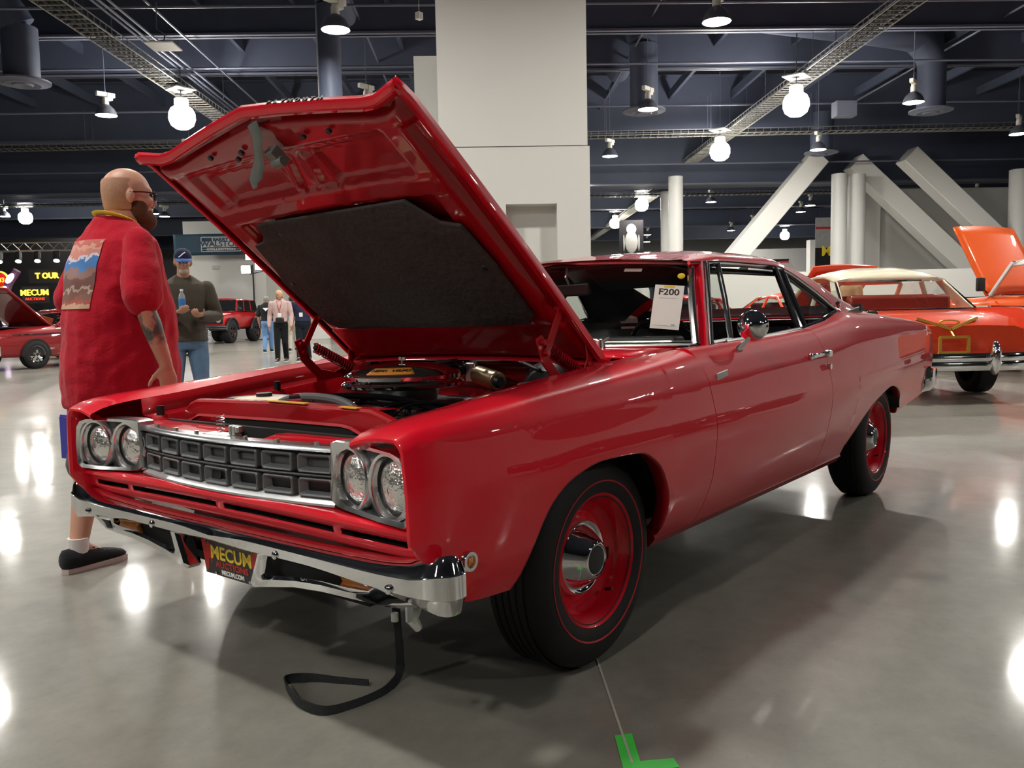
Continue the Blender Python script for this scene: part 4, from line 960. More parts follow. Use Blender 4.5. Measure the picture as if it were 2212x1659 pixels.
def surfY(st, x, z):
    pr = profile(skin(st)(x), (3,), 12)
    for a, b in zip(pr[8:], pr[9:]):
        if b[1] <= z <= a[1]: return a[0]+(b[0]-a[0])*(a[1]-z)/max(1e-9, a[1]-b[1])
    return pr[-1][0]
# ---- side details
for s in (-1, 1):
    SY = lambda x, z, st: surfY(st, x, z)
    sm = MB().lathe([(.0, .004), (.014, .004), (.016, .010), (.024, .010), (.028, .002), (.028, -.004)], (-.668, s*(SY(-.668, .499, FEND)-.001), .499), (0, s, 0), 24).build('side_marker', CHROME, FO[s])
    MB().sphere((-.668, s*(SY(-.668, .499, FEND)+.003), .499), (.013, .006, .013), 12, 8).build('marker_lens', AMBER, sm)
    dh = MB().bar((1.64, s*.936, .868), (1.80, s*.936, .872), .014, .022).box((1.835, s*.940, .872), (.055, .030, .034)).box((1.64, s*.930, .868), (.03, .02, .03)).build('door_handle', CHROME, DO[s], bevel=.006)
    MB().cyl((1.83, s*.940, .812), (1.83, s*.958, .812), .014, n=14).build('door_lock', CHROME, DO[s])
    MB().bar((.690, s*(SY(.69, .845, DOOR)+.002), .843), (.792, s*(SY(.79, .853, DOOR)+.002), .852), .005, .030).build('name_plate', BRUSH, DO[s], bevel=.003)
K_ = .80; MC = (1.010, -.922, 1.022)
mir = MB().lathe([(r*K_, h*K_) for r, h in ((.0, -.055), (.02, -.052), (.045, -.035), (.066, -.008), (.075, .012), (.077, .020), (.074, .026), (0, .024))], MC, V((.95, .22, .05)), 32).build('door_mirror', CHROME, DO[-1], smooth=60)
MB().lathe([(r*K_, h*K_) for r, h in ((0, .0265), (.068, .0265), (.072, .025))], MC, V((.95, .22, .05)), 32).build('mirror_glass', CHROME, mir)
MB().loft([[(x+.022*cos(a)*k, y+.014*sin(a)*k, z) for a in lin(0, 2*pi, 13)[:-1]] for x, y, z, k in ((1.005, -.866, .928, 1.4), (1.004, -.882, .948, 1.0), (1.003, -.905, .968, .75), (1.006, -.920, .985, .7))]).build('mirror_stem', CHROME, mir)

# ---- wheels: redline tyres on red steel wheels with small chrome caps
WR = .337
def wheel(x, s, steer=0.0):
    w_ = MB().lathe([(.207, .088), (.211, .094), (.206, .098), (.200, .092), (.190, .070), (.182, .062), (.180, .045), (.172, .030), (.150, .020), (.145, .012), (.128, .014), (.118, .020), (.09, .022), (0, .022)], (0,0,0), (0,-1,0), 56)
    W_ = w_.build('wheel', RED, CAR, smooth=40)
    MB().lathe([(.196, .09), (.207, .094), (.228, .103), (.262, .106), (.295, .098), (.318, .084), (.330, .070), (.336, .050), (.337, 0), (.336, -.05), (.33, -.07), (.318, -.084), (.295, -.098), (.25, -.105), (.2, -.09)], (0,0,0), (0,-1,0), 72).build('tire', RUBBER, W_, smooth=50)
    MB().lathe([(.246, .1048), (.2475, .1068), (.2505, .1072), (.252, .1058)], (0,0,0), (0,-1,0), 72).build('tire_stripe', REDLINE, W_)
    m = MB()
    for yy in (-.052, -.026, 0, .026, .052): m.lathe([(.3385, yy-.0095), (.341, yy-.007), (.341, yy+.007), (.3385, yy+.0095)], (0,0,0), (0,-1,0), 72)
    m.build('tread_ribs', RUBBER, W_)
    MB().lathe([(.122, .018), (.121, .030), (.114, .040), (.108, .038), (.102, .034), (.097, .040), (.084, .056), (.064, .082), (.056, .090), (.050, .092), (.047, .088), (0, .088)], (0,0,0), (0,-1,0), 48).build('hub_cap', CHROME, W_, smooth=50)
    MB().lathe([(0, .0895), (.040, .0895), (.0465, .0875)], (0,0,0), (0,-1,0), 32).build('cap_center', BLACK, W_)
    MB().cyl((.12*cos(-.9)*1.35, -.055, .12*sin(-.9)*1.35), (.12*cos(-.9)*1.25, -.085, .12*sin(-.9)*1.25), .005, n=8).build('valve_stem', BLACK, W_)
    bpy.context.view_layer.update()
    W_.matrix_world = Mx.Translation((x, s*.752, WR)) @ Mx.Rotation((0 if s < 0 else pi)+steer, 4, 'Z')
    return W_
bpy.context.view_layer.update()
for s in (-1, 1): wheel(0, s); wheel(2.946, s)
for x in (0, 2.946): MB().cyl((x, -.66, WR), (x, .66, WR), .04, n=10).build('axle', DARK, CAR)

# ---- things resting on or under the car
cd = thing('lot_card', 'white windshield card printed F200 standing behind the glass', 'card', (0,0,0))
A, B_, D_ = V((.935, -.500, 1.030)), V((.965, -.618, 1.020)), V((.985, -.530, 1.205))
fm = frame(A, B_-A, D_-A)
cw, chh = .122, .185
c_ = MB().box((cw/2, chh/2, 0), (cw, chh, .0016)).build('card_sheet', PAPER, cd); c_.matrix_local = fm
nt_ = fm @ Mx.Translation((0, 0, .0012))
text('F200', 'card_lettering', INK, cd, .036, nt_ @ Mx.Translation((cw/2, chh-.030, 0)), .0004, bold=.0008, sx=1.25)
m = MB(); m.box((cw*.5, chh-.007, .0012), (.045, .008, .0004)); o = m.build('yellow_mark', YELLOW, cd, smooth=0); o.matrix_local = fm
m = MB(); m.box((cw*.5, .014, .0012), (cw*.82, .0012, .0004)).box((cw*.5, chh-.055, .0012), (cw*.6, .0016, .0004)).box((cw*.78, .019, .0012), (.016, .005, .0004)); o = m.build('small_print', pm('pale_ink', (.35,.35,.35), .6, var=.1), cd, smooth=0); o.matrix_local = fm
stp = [(-.06, -.10, .33), (-.065, -.05, .24), (-.08, -.03, .12), (-.25, -.18, .02), (-.42, -.38, .006), (-.53, -.45, .006), (-.64, -.44, .008), (-.72, -.41, .012), (-.742, -.33, .02), (-.725, -.25, .03), (-.68, -.185, .024), (-.62, -.18, .012), (-.55, -.26, .006), (-.50, -.36, .005), (-.45, -.41, .006)]
so = MB(); pp = catmull([(-.44,-.40,.30),(-.445,-.41,.20),(-.447,-.42,.10),(-.455,-.425,.03)]+[(-.50,-.44,.012),(-.56,-.452,.008),(-.655,-.441,.008),(-.729,-.41,.012),(-.748,-.33,.02),(-.730,-.25,.03),(-.684,-.18,.024),(-.62,-.20,.012),(-.57,-.29,.006),(-.53,-.37,.005)], 8)
rings = []
for i, p in enumerate(pp):
    d = (pp[min(i+1, len(pp)-1)]-pp[max(0, i-1)]).normalized(); w_ = V((0,0,1)); 
    sd = d.cross(V((.0, .3, 1))).normalized(); up_ = sd.cross(d).normalized()
    rings.append([p+up_*.014+sd*.002, p+up_*.014-sd*.002, p-up_*.014-sd*.002, p-up_*.014+sd*.002])
so.loft(rings); st_ = so.build('tow_strap', STRAP, None, smooth=40); tag(st_, 'black webbing strap hanging below the front bumper and looped on the floor', 'strap')
so.v = [(x, y, max(z, .001)) for x, y, z in so.v]
tp = thing('tape_mark', 'bright green tape corner stuck on the concrete near the front tire', 'tape', (-.40, -1.19, 0))
def tpoly(pts, z): 
    m = MB(); m.prism([(x+.40, y+1.19, z) for x, y in pts], (0, 0, .0012)); return m.build('tape_strip', GREEN, tp, smooth=0)
tpoly([(-.345,-1.118), (-.308,-1.148), (-.50,-1.305), (-.535,-1.275)], .0004); tpoly([(-.435,-1.222), (-.408,-1.243+.0), (-.355,-1.295), (-.383,-1.325), (-.47,-1.245)], .0018)
# ================================================================ people
SKIN = pm('skin', (0.52, 0.27, 0.18), 0.5, var=0.08, vscale=14, spec=.35)
SKIN2 = pm('skin_tanned', (0.36, 0.19, 0.12), 0.5, var=0.08, vscale=14, spec=.35)
SKINT = bpy.data.materials.new('skin_tattooed'); SKINT.use_nodes = True
def _tat():
    nt = SKINT.node_tree; b = nt.nodes['Principled BSDF']; L = nt.links; b.inputs['Roughness'].default_value = .5
    tc = nt.nodes.new('ShaderNodeTexCoord'); sp_ = nt.nodes.new('ShaderNodeSeparateXYZ'); L.new(tc.outputs['Object'], sp_.inputs[0])
    def rng(sock, a, b_, c, d):
        m1 = nt.nodes.new('ShaderNodeMapRange'); m1.inputs[1].default_value = a; m1.inputs[2].default_value = b_; L.new(sock, m1.inputs[0])
        m2 = nt.nodes.new('ShaderNodeMapRange'); m2.inputs[1].default_value = c; m2.inputs[2].default_value = d; m2.inputs[3].default_value = 1; m2.inputs[4].default_value = 0; L.new(sock, m2.inputs[0])
        mm = nt.nodes.new('ShaderNodeMath'); mm.operation = 'MULTIPLY'; L.new(m1.outputs[0], mm.inputs[0]); L.new(m2.outputs[0], mm.inputs[1]); return mm.outputs[0]
    def mul(a, b_):
        mm = nt.nodes.new('ShaderNodeMath'); mm.operation = 'MULTIPLY'; L.new(a, mm.inputs[0]); L.new(b_, mm.inputs[1]); return mm.outputs[0]
    n = nt.nodes.new('ShaderNodeTexNoise'); n.inputs['Scale'].default_value = 16; n.inputs['Detail'].default_value = 4; L.new(tc.outputs['Object'], n.inputs['Vector'])
    r = nt.nodes.new('ShaderNodeValToRGB'); e = r.color_ramp.elements; e[0].position = .42; e[0].color = (0,0,0,1); e[1].position = .52; e[1].color = (1,1,1,1); L.new(n.outputs['Fac'], r.inputs[0])
    zone = mul(mul(rng(sp_.outputs[2], .99, 1.02, 1.27, 1.30), rng(sp_.outputs[1], -.60, -.55, -.22, -.19)), r.outputs[0])
    n2 = nt.nodes.new('ShaderNodeTexNoise'); n2.inputs['Scale'].default_value = 9; L.new(tc.outputs['Object'], n2.inputs['Vector'])
    r2 = nt.nodes.new('ShaderNodeValToRGB'); e = r2.color_ramp.elements; e[0].position = .42; e[0].color = (.06,.085,.075,1); e[1].position = .62; e[1].color = (.28,.10,.08,1); L.new(n2.outputs['Fac'], r2.inputs[0])
    mx = nt.nodes.new('ShaderNodeMix'); mx.data_type = 'RGBA'; mx.inputs[6].default_value = (.52,.27,.18,1); L.new(zone, mx.inputs[0]); L.new(r2.outputs[0], mx.inputs[7]); L.new(mx.outputs[2], b.inputs['Base Color'])
_tat()
def cloth(n, c, var=.08): return pm('cloth_'+n, c, .9, var=var, vscale=20, bump=.25, bscale=90, sheen=.1, spec=.15)
EYE = pm('eye_dark', (.03,.02,.015), .2)
def limb(mb, pts, rs, n=12, flat=None):
    P = [V(p) for p in pts]; mb.tube(P, rs, n, flat=flat)
    mb.sphere(P[0], rs[0]*.99, n, 8); mb.sphere(P[-1], rs[-1]*.99, n, 8)
def rings_z(mb, rows, n=20):       # rows: (cx, cy, z, half depth, half width)
    mb.loft([[(cx+a*cos(t), cy+b*sin(t), z) for t in lin(0, 2*pi, n+1)[:-1]] for cx, cy, z, a, b in rows])
def remesh(o, vox, sm=2):
    m = o.modifiers.new('skin', 'REMESH'); m.mode = 'VOXEL'; m.voxel_size = vox; m.use_smooth_shade = True
    if sm: s = o.modifiers.new('smooth', 'SMOOTH'); s.iterations = sm; s.factor = .5
    return o
def hand(mb, wr, d, nrm, s=1.0, curl=.5):
    """palm and five fingers: from wrist wr along d, palm facing nrm (towards which fingers curl)"""
    d = V(d).normalized(); nrm = V(nrm); nrm = (nrm-d*nrm.dot(d)).normalized(); sd = d.cross(nrm)
    wr = V(wr); k = s
    mb.loft([[wr+d*a*k+sd*(b*cos(t)*k)+nrm*(c*sin(t)*k) for t in lin(0, 2*pi, 11)[:-1]] for a, b, c in ((-.02,.026,.02), (.02,.032,.016), (.06,.042,.016), (.095,.042,.014), (.102,.036,.010))])
    for i, (o_, L_) in enumerate(((-.031,.068), (-.010,.078), (.011,.073), (.031,.058))):
        p = wr+d*(.092*k)+sd*(o_*k); dd = d.copy(); pts = [p]; rs = [.0095*k]
        for j, f in enumerate((.42, .32, .26)):
            a = curl*(.5+.35*j); dd = (dd*cos(a)+nrm*sin(a)).normalized(); p = p+dd*(L_*f*k); pts.append(p); rs.append((.0092-.0008*j)*k)
        limb(mb, pts, rs, 8)
    p = wr+d*(.025*k)-sd*(.030*k); dd = (d*.7-sd*.7+nrm*.35).normalized(); pts = [p]
    for L_ in (.035, .030, .024): p = p+dd*(L_*k); pts.append(p); dd = (dd+d*.35+nrm*.3*curl).normalized()
    limb(mb, pts, [.013*k, .012*k, .0105*k, .0085*k], 8)
def head(mb, c, yaw, s=1.0, pitch=0.0):
    """skull, jaw, nose, brow, lips and ears about the head centre c (eye level)"""
    R_ = Mx.Rotation(yaw, 3, 'Z') @ Mx.Rotation(pitch, 3, 'Y'); c = V(c)
    def w_(x, y, z): return c+R_ @ V((x*s, y*s, z*s))
    def sp(x, y, z, r): mb.sphere(w_(x, y, z), tuple(q*s for q in r), 18, 12, R_)
    sp(-.012, 0, .035, (.098, .077, .088)); sp(.030, 0, .000, (.062, .064, .085)); sp(.034, 0, -.060, (.052, .052, .050)); sp(.058, 0, -.088, (.026, .030, .022))
    sp(.070, 0, .030, (.025, .050, .016)); sp(-.045, 0, -.03, (.06, .062, .075))
    mb.loft([[w_(x+q*.0, y, z) for q, y, z in ((0, -a, zz-.0), (0, 0, zz+.012), (0, a, zz), (0, 0, zz-.012))] for x, a, zz in ((.07, .010, .016), (.092, .011, .0), (.109, .015, -.020), (.098, .017, -.030))])
    mb.sphere(w_(.100, 0, -.024), .013*s, 10, 8)
    for y in (-1, 1):
        sp(.072, y*.036, -.022, (.022, .022, .026)); mb.sphere(w_(-.004, y*.078, -.008), (.019*s, .010*s, .032*s), 12, 8, R_ @ Mx.Rotation(y*.3, 3, 'Z'))
    sp(.083, 0, -.052, (.014, .024, .007)); sp(.081, 0, -.064, (.013, .021, .008))
    return w_, R_
def shoe(mb, ank, yaw, L=.29, toe_up=0.0):
    R_ = Mx.Rotation(yaw, 3, 'Z'); a = V((ank[0], ank[1], 0))
    rows = ((-.080,.026,.025,.088),(-.065,.042,.010,.108),(-.03,.050,.006,.108),(.02,.050,.006,.104),(.06,.048,.006,.094),(.12,.049,.006,.074),(.17,.047,.008,.060),(.205,.038,.012,.048),(.222,.015,.020,.034))
    k = L/.297
    mb.loft([[a+R_ @ V((x*k, w_*cos(t)*k, (zb+(zt-zb)*(.5+.5*sin(t))))) for t in lin(0, 2*pi, 13)[:-1]] for x, w_, zb, zt in rows])
def sole(mb, ank, yaw, L=.29):
    R_ = Mx.Rotation(yaw, 3, 'Z'); a = V((ank[0], ank[1], 0)); k = L/.297
    out = [(-.082,.0),(-.07,.03),(0,.038),(.06,.042),(.12,.051),(.18,.048),(.215,.034),(.230,.0),(.215,-.034),(.18,-.048),(.12,-.051),(.06,-.042),(0,-.038),(-.07,-.03)]
    mb.prism([a+R_ @ V((x*k, y*k, .001)) for x, y in out], (0, 0, .022))

def person(label, loc, rotz, P, group=None):
    """P: H, sh (half shoulder), girth, legs ((hip,knee,ankle,footyaw) x2), arms ((shoulder,elbow,wrist,dir,palm,curl) x2), head yaw, vox ..."""
    g = P.get('g', 1.0); vox = P.get('vox', .012); hz = P['headz']; hy = P.get('hyaw', 0); hx = P.get('hx', .03)
    mb = MB()
    rings_z(mb, [(0, 0, z, a*g, b*g) for z, a, b in P['torso']])
    limb(mb, [(P['torso'][-1][0]*0-.0, 0, P['torso'][-1][0]-.03), (hx*.5, 0, hz-.13), (hx, 0, hz-.06)], [.070, .060, .058], 14)
    w_, R_ = head(mb, (hx, 0, hz), hy, P.get('hs', 1.0), P.get('hpitch', 0))
    for hip, kn, an, fy in P['legs']:
        limb(mb, [hip, V(hip).lerp(V(kn), .5), kn, V(kn).lerp(V(an), .35), an], [.088*g, .078*g, .056, .058, .038], 14)
        limb(mb, [an, V(an)+V((.10*cos(fy), .10*sin(fy), -.05))], [.036, .025], 10)
    for sh, el, wr, hd, pn, cl in P['arms']:
        limb(mb, [sh, V(sh).lerp(V(el), .5), el, V(el).lerp(V(wr), .3), wr], [.056*g, .052*g, .042*g, .045*g, .030], 12)
        hand(mb, wr, hd, pn, P.get('hands', 1.0), cl)
    o = mb.build('person', P.get('skin', SKIN), None, smooth=180); remesh(o, vox)
    o.location = loc; o.rotation_euler = (0, 0, rotz); tag(o, label, 'person', group)
    if P.get('eyes', True):
        for y in (-1, 1): MB().sphere(w_(.083, y*.032, .004), .0105*P.get('hs', 1.0), 10, 6).build('eye', EYE, o)
    # trousers or shorts
    t = MB(); e_ = P.get('ease', .014); cut_ = P.get('leg_cut', 1.0)
    zt = P.get('waist', .98); tz = [r for r in P['torso'] if r[0] <= zt]
    rings_z(t, [(0, 0, z, a*g+e_*.6, b*g+e_*.6) for z, a, b in tz])
    for hip, kn, an, fy in P['legs']:
        h_, k_, a_ = V(hip), V(kn), V(an)
        if cut_ >= 1: limb(t, [h_, h_.lerp(k_, .5), k_, k_.lerp(a_, .5), a_+V((0,0,-.02))], [.095*g, .088*g, .075, .070, .062], 14)
        else: limb(t, [h_, h_.lerp(k_, .5), h_.lerp(k_, cut_+.30)], [.105*g, .105*g, .10], 16)
    remesh(t.build('trousers' if cut_ >= 1 else 'shorts', P['pants'], o, smooth=180), vox)
    # top
    s_ = MB(); lo = P.get('hem', .90); se = P.get('shirt_ease', .018)
    rows = [(0, 0, z, a*g+se, b*g+se) for z, a, b in P.get('shirt_rows', P['torso']) if z >= lo-.02]
    if P.get('flare'): rows = [(cx+P['flare']*max(0, 1.1-z), cy, z, a+.02*max(0, 1.2-z)/.4, b) for cx, cy, z, a, b in rows]
    rings_z(s_, rows)
    for sh, el, wr, hd, pn, cl in P['arms']:
        S_, E_, W_ = V(sh), V(el), V(wr)
        if P.get('sleeve', 'short') == 'short': limb(s_, [S_, S_.lerp(E_, .45), S_.lerp(E_, .84)], [.060*g, .068*g, .076*g], 14)
        else: limb(s_, [S_, S_.lerp(E_, .5), E_, E_.lerp(W_, .5), W_], [.070*g, .066*g, .060*g, .055*g, .042], 14)
    s_.tube([(0, 0, P['torso'][-1][0]-.02), (.0, 0, P['torso'][-1][0]+.012)], [.085, .075], 14)
    sh_ = remesh(s_.build('shirt', P['shirt'], o, smooth=180), vox*.9)
    if P.get('folds'):
        tx = bpy.data.textures.new('folds', 'CLOUDS'); tx.noise_scale = .16; tx.noise_depth = 2
        dm_ = sh_.modifiers.new('folds', 'DISPLACE'); dm_.texture = tx; dm_.strength = P['folds']*2; dm_.mid_level = .22; dm_.texture_coords = 'LOCAL'
    for hip, kn, an, fy in P['legs']:
        m = MB(); shoe(m, an, fy, P.get('foot', .29)); so = m.build('shoe', P.get('shoe', BLACK), o, smooth=60)
        if P.get('sock'):
            m = MB(); R_s = Mx.Rotation(fy, 3, 'Z'); a0_ = V((an[0], an[1], 0))
            for q in range(4): m.tube([a0_+R_s @ V((.055+.024*q, y_, .103-.013*q-abs(y_)*.35)) for y_ in (-.028, 0, .028)], .005, 6)
            m.build('laces', WHITEP if False else BLACK, so)
        m = MB(); sole(m, an, fy, P.get('foot', .29)); m.build('sole', P.get('sole', WHITEP), so, smooth=0)
        if P.get('sock'): MB().tube([V(an)+V((0,0,-.03)), V(an)+V((0,0,.042))], [.043, .044], 14).build('sock', P['sock'], o, smooth=50)
    return o, w_, R_, sh_
TOR = [(.80,.10,.155),(.88,.125,.175),(.97,.125,.165),(1.06,.115,.150),(1.16,.118,.155),(1.28,.130,.172),(1.38,.125,.185),(1.44,.105,.175),(1.48,.075,.115),(1.52,.055,.065)]
# --- the bald man in the red T-shirt, striding past the far fender
BIG = [(.80,.135,.175),(.88,.180,.205),(.97,.205,.215),(1.06,.212,.218),(1.16,.205,.220),(1.28,.180,.222),(1.38,.155,.225),(1.46,.125,.210),(1.52,.085,.135),(1.56,.062,.075)]
RTEE = cloth('red_tee', (.40, .006, .020), .14)
man, hwf, hR, msh = person('bald bearded man in a long red T-shirt and glasses walking behind the fender', (-.215, 1.675, 0), radians(4), dict(
    torso=BIG, shirt_rows=[(.715,.235,.225),(.80,.238,.232),(.92,.236,.234),(1.06,.224,.228),(1.16,.208,.222),(1.28,.180,.222),(1.38,.155,.225),(1.46,.125,.205),(1.52,.085,.125),(1.56,.062,.075)], headz=1.685, hx=.085, hyaw=radians(-26), hs=1.08, g=1.0, vox=.0085, skin=SKINT, pants=cloth('grey_shorts', (.06,.06,.065)), shirt=RTEE, hem=.72, waist=.95, leg_cut=.72, shirt_ease=.018, folds=.017,
    legs=(((-.03,-.10,.90), (-.205,-.045,.475), (-.305,-.085,.105), radians(4)), ((.02,.10,.90), (.25,.10,.52), (.36,.10,.105), 0)),
    arms=(((-.03,-.235,1.455), (-.075,-.335,1.165), (.015,-.330,.905), (.12,.03,-1), (.3,1,0), .45), ((.0,.235,1.455), (-.08,.27,1.17), (-.12,.20,.93), (-.1,0,-1), (0,-1,0), .6)),
    sole=pm('sole_pinkish', (.58,.48,.45), .6, var=.1), shoe=cloth('black_trainer', (.015,.015,.017)), sock=cloth('white_sock', (.7,.68,.66)), foot=.295))
def on(w_, pts): return [w_(*p) for p in pts]
hm = MB(); hm.loft([[hwf(-.020+(a+.0)*cos(t), b*sin(t), z) for t in lin(pi*.42, pi*1.58, 17)]+[hwf(-.020+(a-.02)*cos(t), (b-.02)*sin(t), z) for t in lin(pi*1.58, pi*.42, 17)] for z, a, b in ((.072,.084,.071),(.06,.0905,.0742),(.02,.093,.0785),(-.03,.088,.073),(-.06,.082,.066))])
hm.build('stubble_hair', pm('stubble', (.40,.215,.135), .8, var=.25, vscale=90), man, smooth=60)
b_ = MB()
for x, y, z, r in ((.045,0,-.085,(.056,.058,.040)),(.070,0,-.100,(.040,.040,.042)),(.030,.048,-.055,(.040,.020,.045)),(.030,-.048,-.055,(.040,.020,.045)),(.078,0,-.045,(.018,.030,.008)),(.060,0,-.120,(.035,.034,.030))): b_.sphere(hwf(x,y,z), tuple(q*1.08 for q in r), 14, 10, hR)
remesh(b_.build('beard', pm('beard_brown', (.10,.045,.022), .9, var=.35, vscale=60, bump=.8, bscale=120), man, smooth=180), .007, 1)
gl = MB()
for s in (-1, 1):
    gl.tube(on(hwf, [(-.005, s*.082, .012), (.05, s*.078, .014), (.098, s*.066, .012)]), .0035, 6)
    gl.tube(on(hwf, [(.100, s*(.037+.028*cos(t)), .002+.021*sin(t)) for t in lin(0, 2*pi, 17)[:-1]]), .003, 6, closed=True)
gl.tube(on(hwf, [(.102, -.01, .008), (.106, 0, .011), (.102, .01, .008)]), .003, 6); gl.build('glasses', GLOSSBLK, man)
MB().tube([(.012+.086*cos(t)-.0, .090*sin(t), 1.572-.028*cos(t)) for t in lin(0, 2*pi, 25)[:-1]], .016, 8, closed=True, flat=.35).build('lanyard', pm('yellow_lanyard', (.80,.66,.05), .6, var=.15, vscale=40), man)
PRN = bpy.data.materials.new('shirt_print'); PRN.use_nodes = True
def _prn():
    nt = PRN.node_tree; b = nt.nodes['Principled BSDF']; b.inputs['Roughness'].default_value = .85; L = nt.links
    tc = nt.nodes.new('ShaderNodeTexCoord'); sp_ = nt.nodes.new('ShaderNodeSeparateXYZ'); L.new(tc.outputs['Object'], sp_.inputs[0])
    n = nt.nodes.new('ShaderNodeTexNoise'); n.inputs['Scale'].default_value = 22; n.inputs['Detail'].default_value = 4; L.new(tc.outputs['Object'], n.inputs['Vector'])
    m = nt.nodes.new('ShaderNodeMath'); m.operation = 'MULTIPLY_ADD'; L.new(n.outputs['Fac'], m.inputs[0]); m.inputs[1].default_value = .10; L.new(sp_.outputs[2], m.inputs[2])
    mr = nt.nodes.new('ShaderNodeMapRange'); mr.inputs[1].default_value = 1.17; mr.inputs[2].default_value = 1.55; L.new(m.outputs[0], mr.inputs[0])
    r = nt.nodes.new('ShaderNodeValToRGB'); r.color_ramp.interpolation = 'CONSTANT'; e = r.color_ramp.elements
    cs = [(0,(.50,.30,.20)),(.16,(.34,.08,.06)),(.22,(.20,.09,.07)),(.30,(.42,.30,.25)),(.34,(.16,.07,.06)),(.47,(.25,.14,.12)),(.56,(.05,.17,.42)),(.68,(.55,.50,.58)),(.72,(.52,.20,.16)),(.80,(.58,.28,.22)),(.86,(.48,.12,.10)),(.92,(.56,.26,.2))]
    e[0].position = 0; e[0].color = (*cs[0][1], 1); e[1].position = cs[1][0]; e[1].color = (*cs[1][1], 1)
    for p_, c_ in cs[2:]:
        q = e.new(p_); q.color = (*c_, 1)
    L.new(mr.outputs[0], r.inputs[0]); L.new(r.outputs[0], b.inputs['Base Color'])
_prn()
pr = MB().grid([[(-.30, y, z) for y in lin(-.125, .17, 15)] for z in lin(1.16, 1.47, 17)]).build('shirt_print', PRN, man, smooth=180)
sw_ = pr.modifiers.new('wrap', 'SHRINKWRAP'); sw_.target = msh; sw_.wrap_method = 'PROJECT'; sw_.use_project_x = True; sw_.use_project_y = False; sw_.use_project_z = False; sw_.use_positive_direction = True; sw_.offset = .004
bg_ = MB().box((0,0,0), (.05,.17,.20)).box((0,-.0,.10), (.045,.165,.02)).tube([(0,-.05,.10),(0,-.03,.25),(0,.03,.25),(0,.05,.10)], .005, 6).build('carrier_bag', pm('blue_plastic', (.03,.035,.30), .35, var=.15, vscale=14), None, bevel=.02)
bg_.location = (-.375, 1.85, .555); bg_.rotation_euler = (0, 0, .1); tag(bg_, 'dark blue carrier bag held at the bald man\'s far side', 'bag')
# --- man with the cap, looking down at his bottle
cm, cw_, cR, csh = person('man in a navy cap and olive sweater holding a small water bottle', (*hw(-2.98, 8.42).xy, 0), HY+radians(205), dict(
    torso=TOR, headz=1.655, hx=.075, hyaw=radians(-4), hpitch=.18, g=1.10, vox=.010, pants=cloth('blue_jeans', (.10,.165,.26), .2), shirt=cloth('olive_sweater', (.065,.055,.042)), sleeve='long', hem=.88, waist=.98,
    legs=(((0,-.10,.90), (.03,-.12,.49), (0,-.13,.10), -.15), ((0,.10,.90), (.03,.12,.49), (0,.13,.10), .2)),
    arms=(((0,-.215,1.40), (.02,-.29,1.12), (.30,-.10,1.16), (.85,.5,.2), (0,.3,1), .7), ((0,.215,1.40), (.0,.30,1.12), (.27,.12,1.12), (.85,-.5,.2), (0,-.3,1), .7)), sole=BLACK))
m = MB(); m.loft([[cw_(.012+a*cos(t), b*sin(t), z) for t in lin(0, 2*pi, 21)[:-1]] for z, a, b in ((.040,.105,.085),(.075,.100,.080),(.110,.078,.062),(.128,.04,.032),(.132,.005,.005))])
cap = m.build('cap', cloth('navy_cap', (.012,.016,.045)), cm, smooth=60)
m = MB(); m.loft([[cw_(x, y, z+.004*q) for y, q in ((-w, 0), (0, 3), (w, 0), (w, -1.2), (0, 1.8), (-w, -1.2))] for x, w, z in ((.085,.075,.040),(.14,.070,.032),(.175,.045,.022),(.182,.01,.02))]); m.build('cap_brim', cloth('blue_brim', (.05,.10,.30)), cap, smooth=50)
MB().tube(on(cw_, [(.095,.02,.10),(.108,.0,.09),(.112,-.02,.07),(.108,-.04,.055)]), .006, 6).build('cap_logo', WHITEP, cap)
remesh(MB().sphere(cw_(.062,0,-.085), (.045,.045,.03), 12, 8, cR).sphere(cw_(.084,0,-.043), (.012,.026,.007), 10, 6, cR).build('beard', pm('grey_beard', (.42,.38,.34), .9, var=.2, vscale=60), cm, smooth=180), .008)
MB().loft([[cw_(-.03+a*cos(t), b*sin(t), z) for t in lin(pi*.45, pi*1.55, 13)] for z, a, b in ((.045,.085,.084),(.0,.082,.083),(-.05,.070,.072))], closed=False).build('hair', pm('grey_hair', (.30,.24,.18), .8, var=.2, vscale=50), cm, solid=.012)
bt_ = thing('water_bottle', 'small clear water bottle with a blue label in the capped man\'s hand', 'bottle', (0,0,0))
mat = cm.matrix_basis.copy()
bt_.location = hw(-2.98, 8.42)+Mx.Rotation(HY+radians(205), 3, 'Z') @ V((.375, -.055, 1.19))
MB().lathe([(0,0),(.030,0),(.032,.01),(.032,.10),(.026,.135),(.013,.16),(.0125,.175)], n=16).build('bottle_body', pm('pet_plastic', (.55,.62,.68), .1, trans=.6, var=.05), bt_)
MB().lathe([(.0325,.035),(.0330,.04),(.0330,.095),(.0325,.10)], n=16).build('label', pm('blue_label', (.03,.16,.42), .4, var=.2, vscale=40), bt_); MB().cyl((0,0,.172), (0,0,.19), .0145, n=12).build('bottle_cap', WHITEP, bt_)
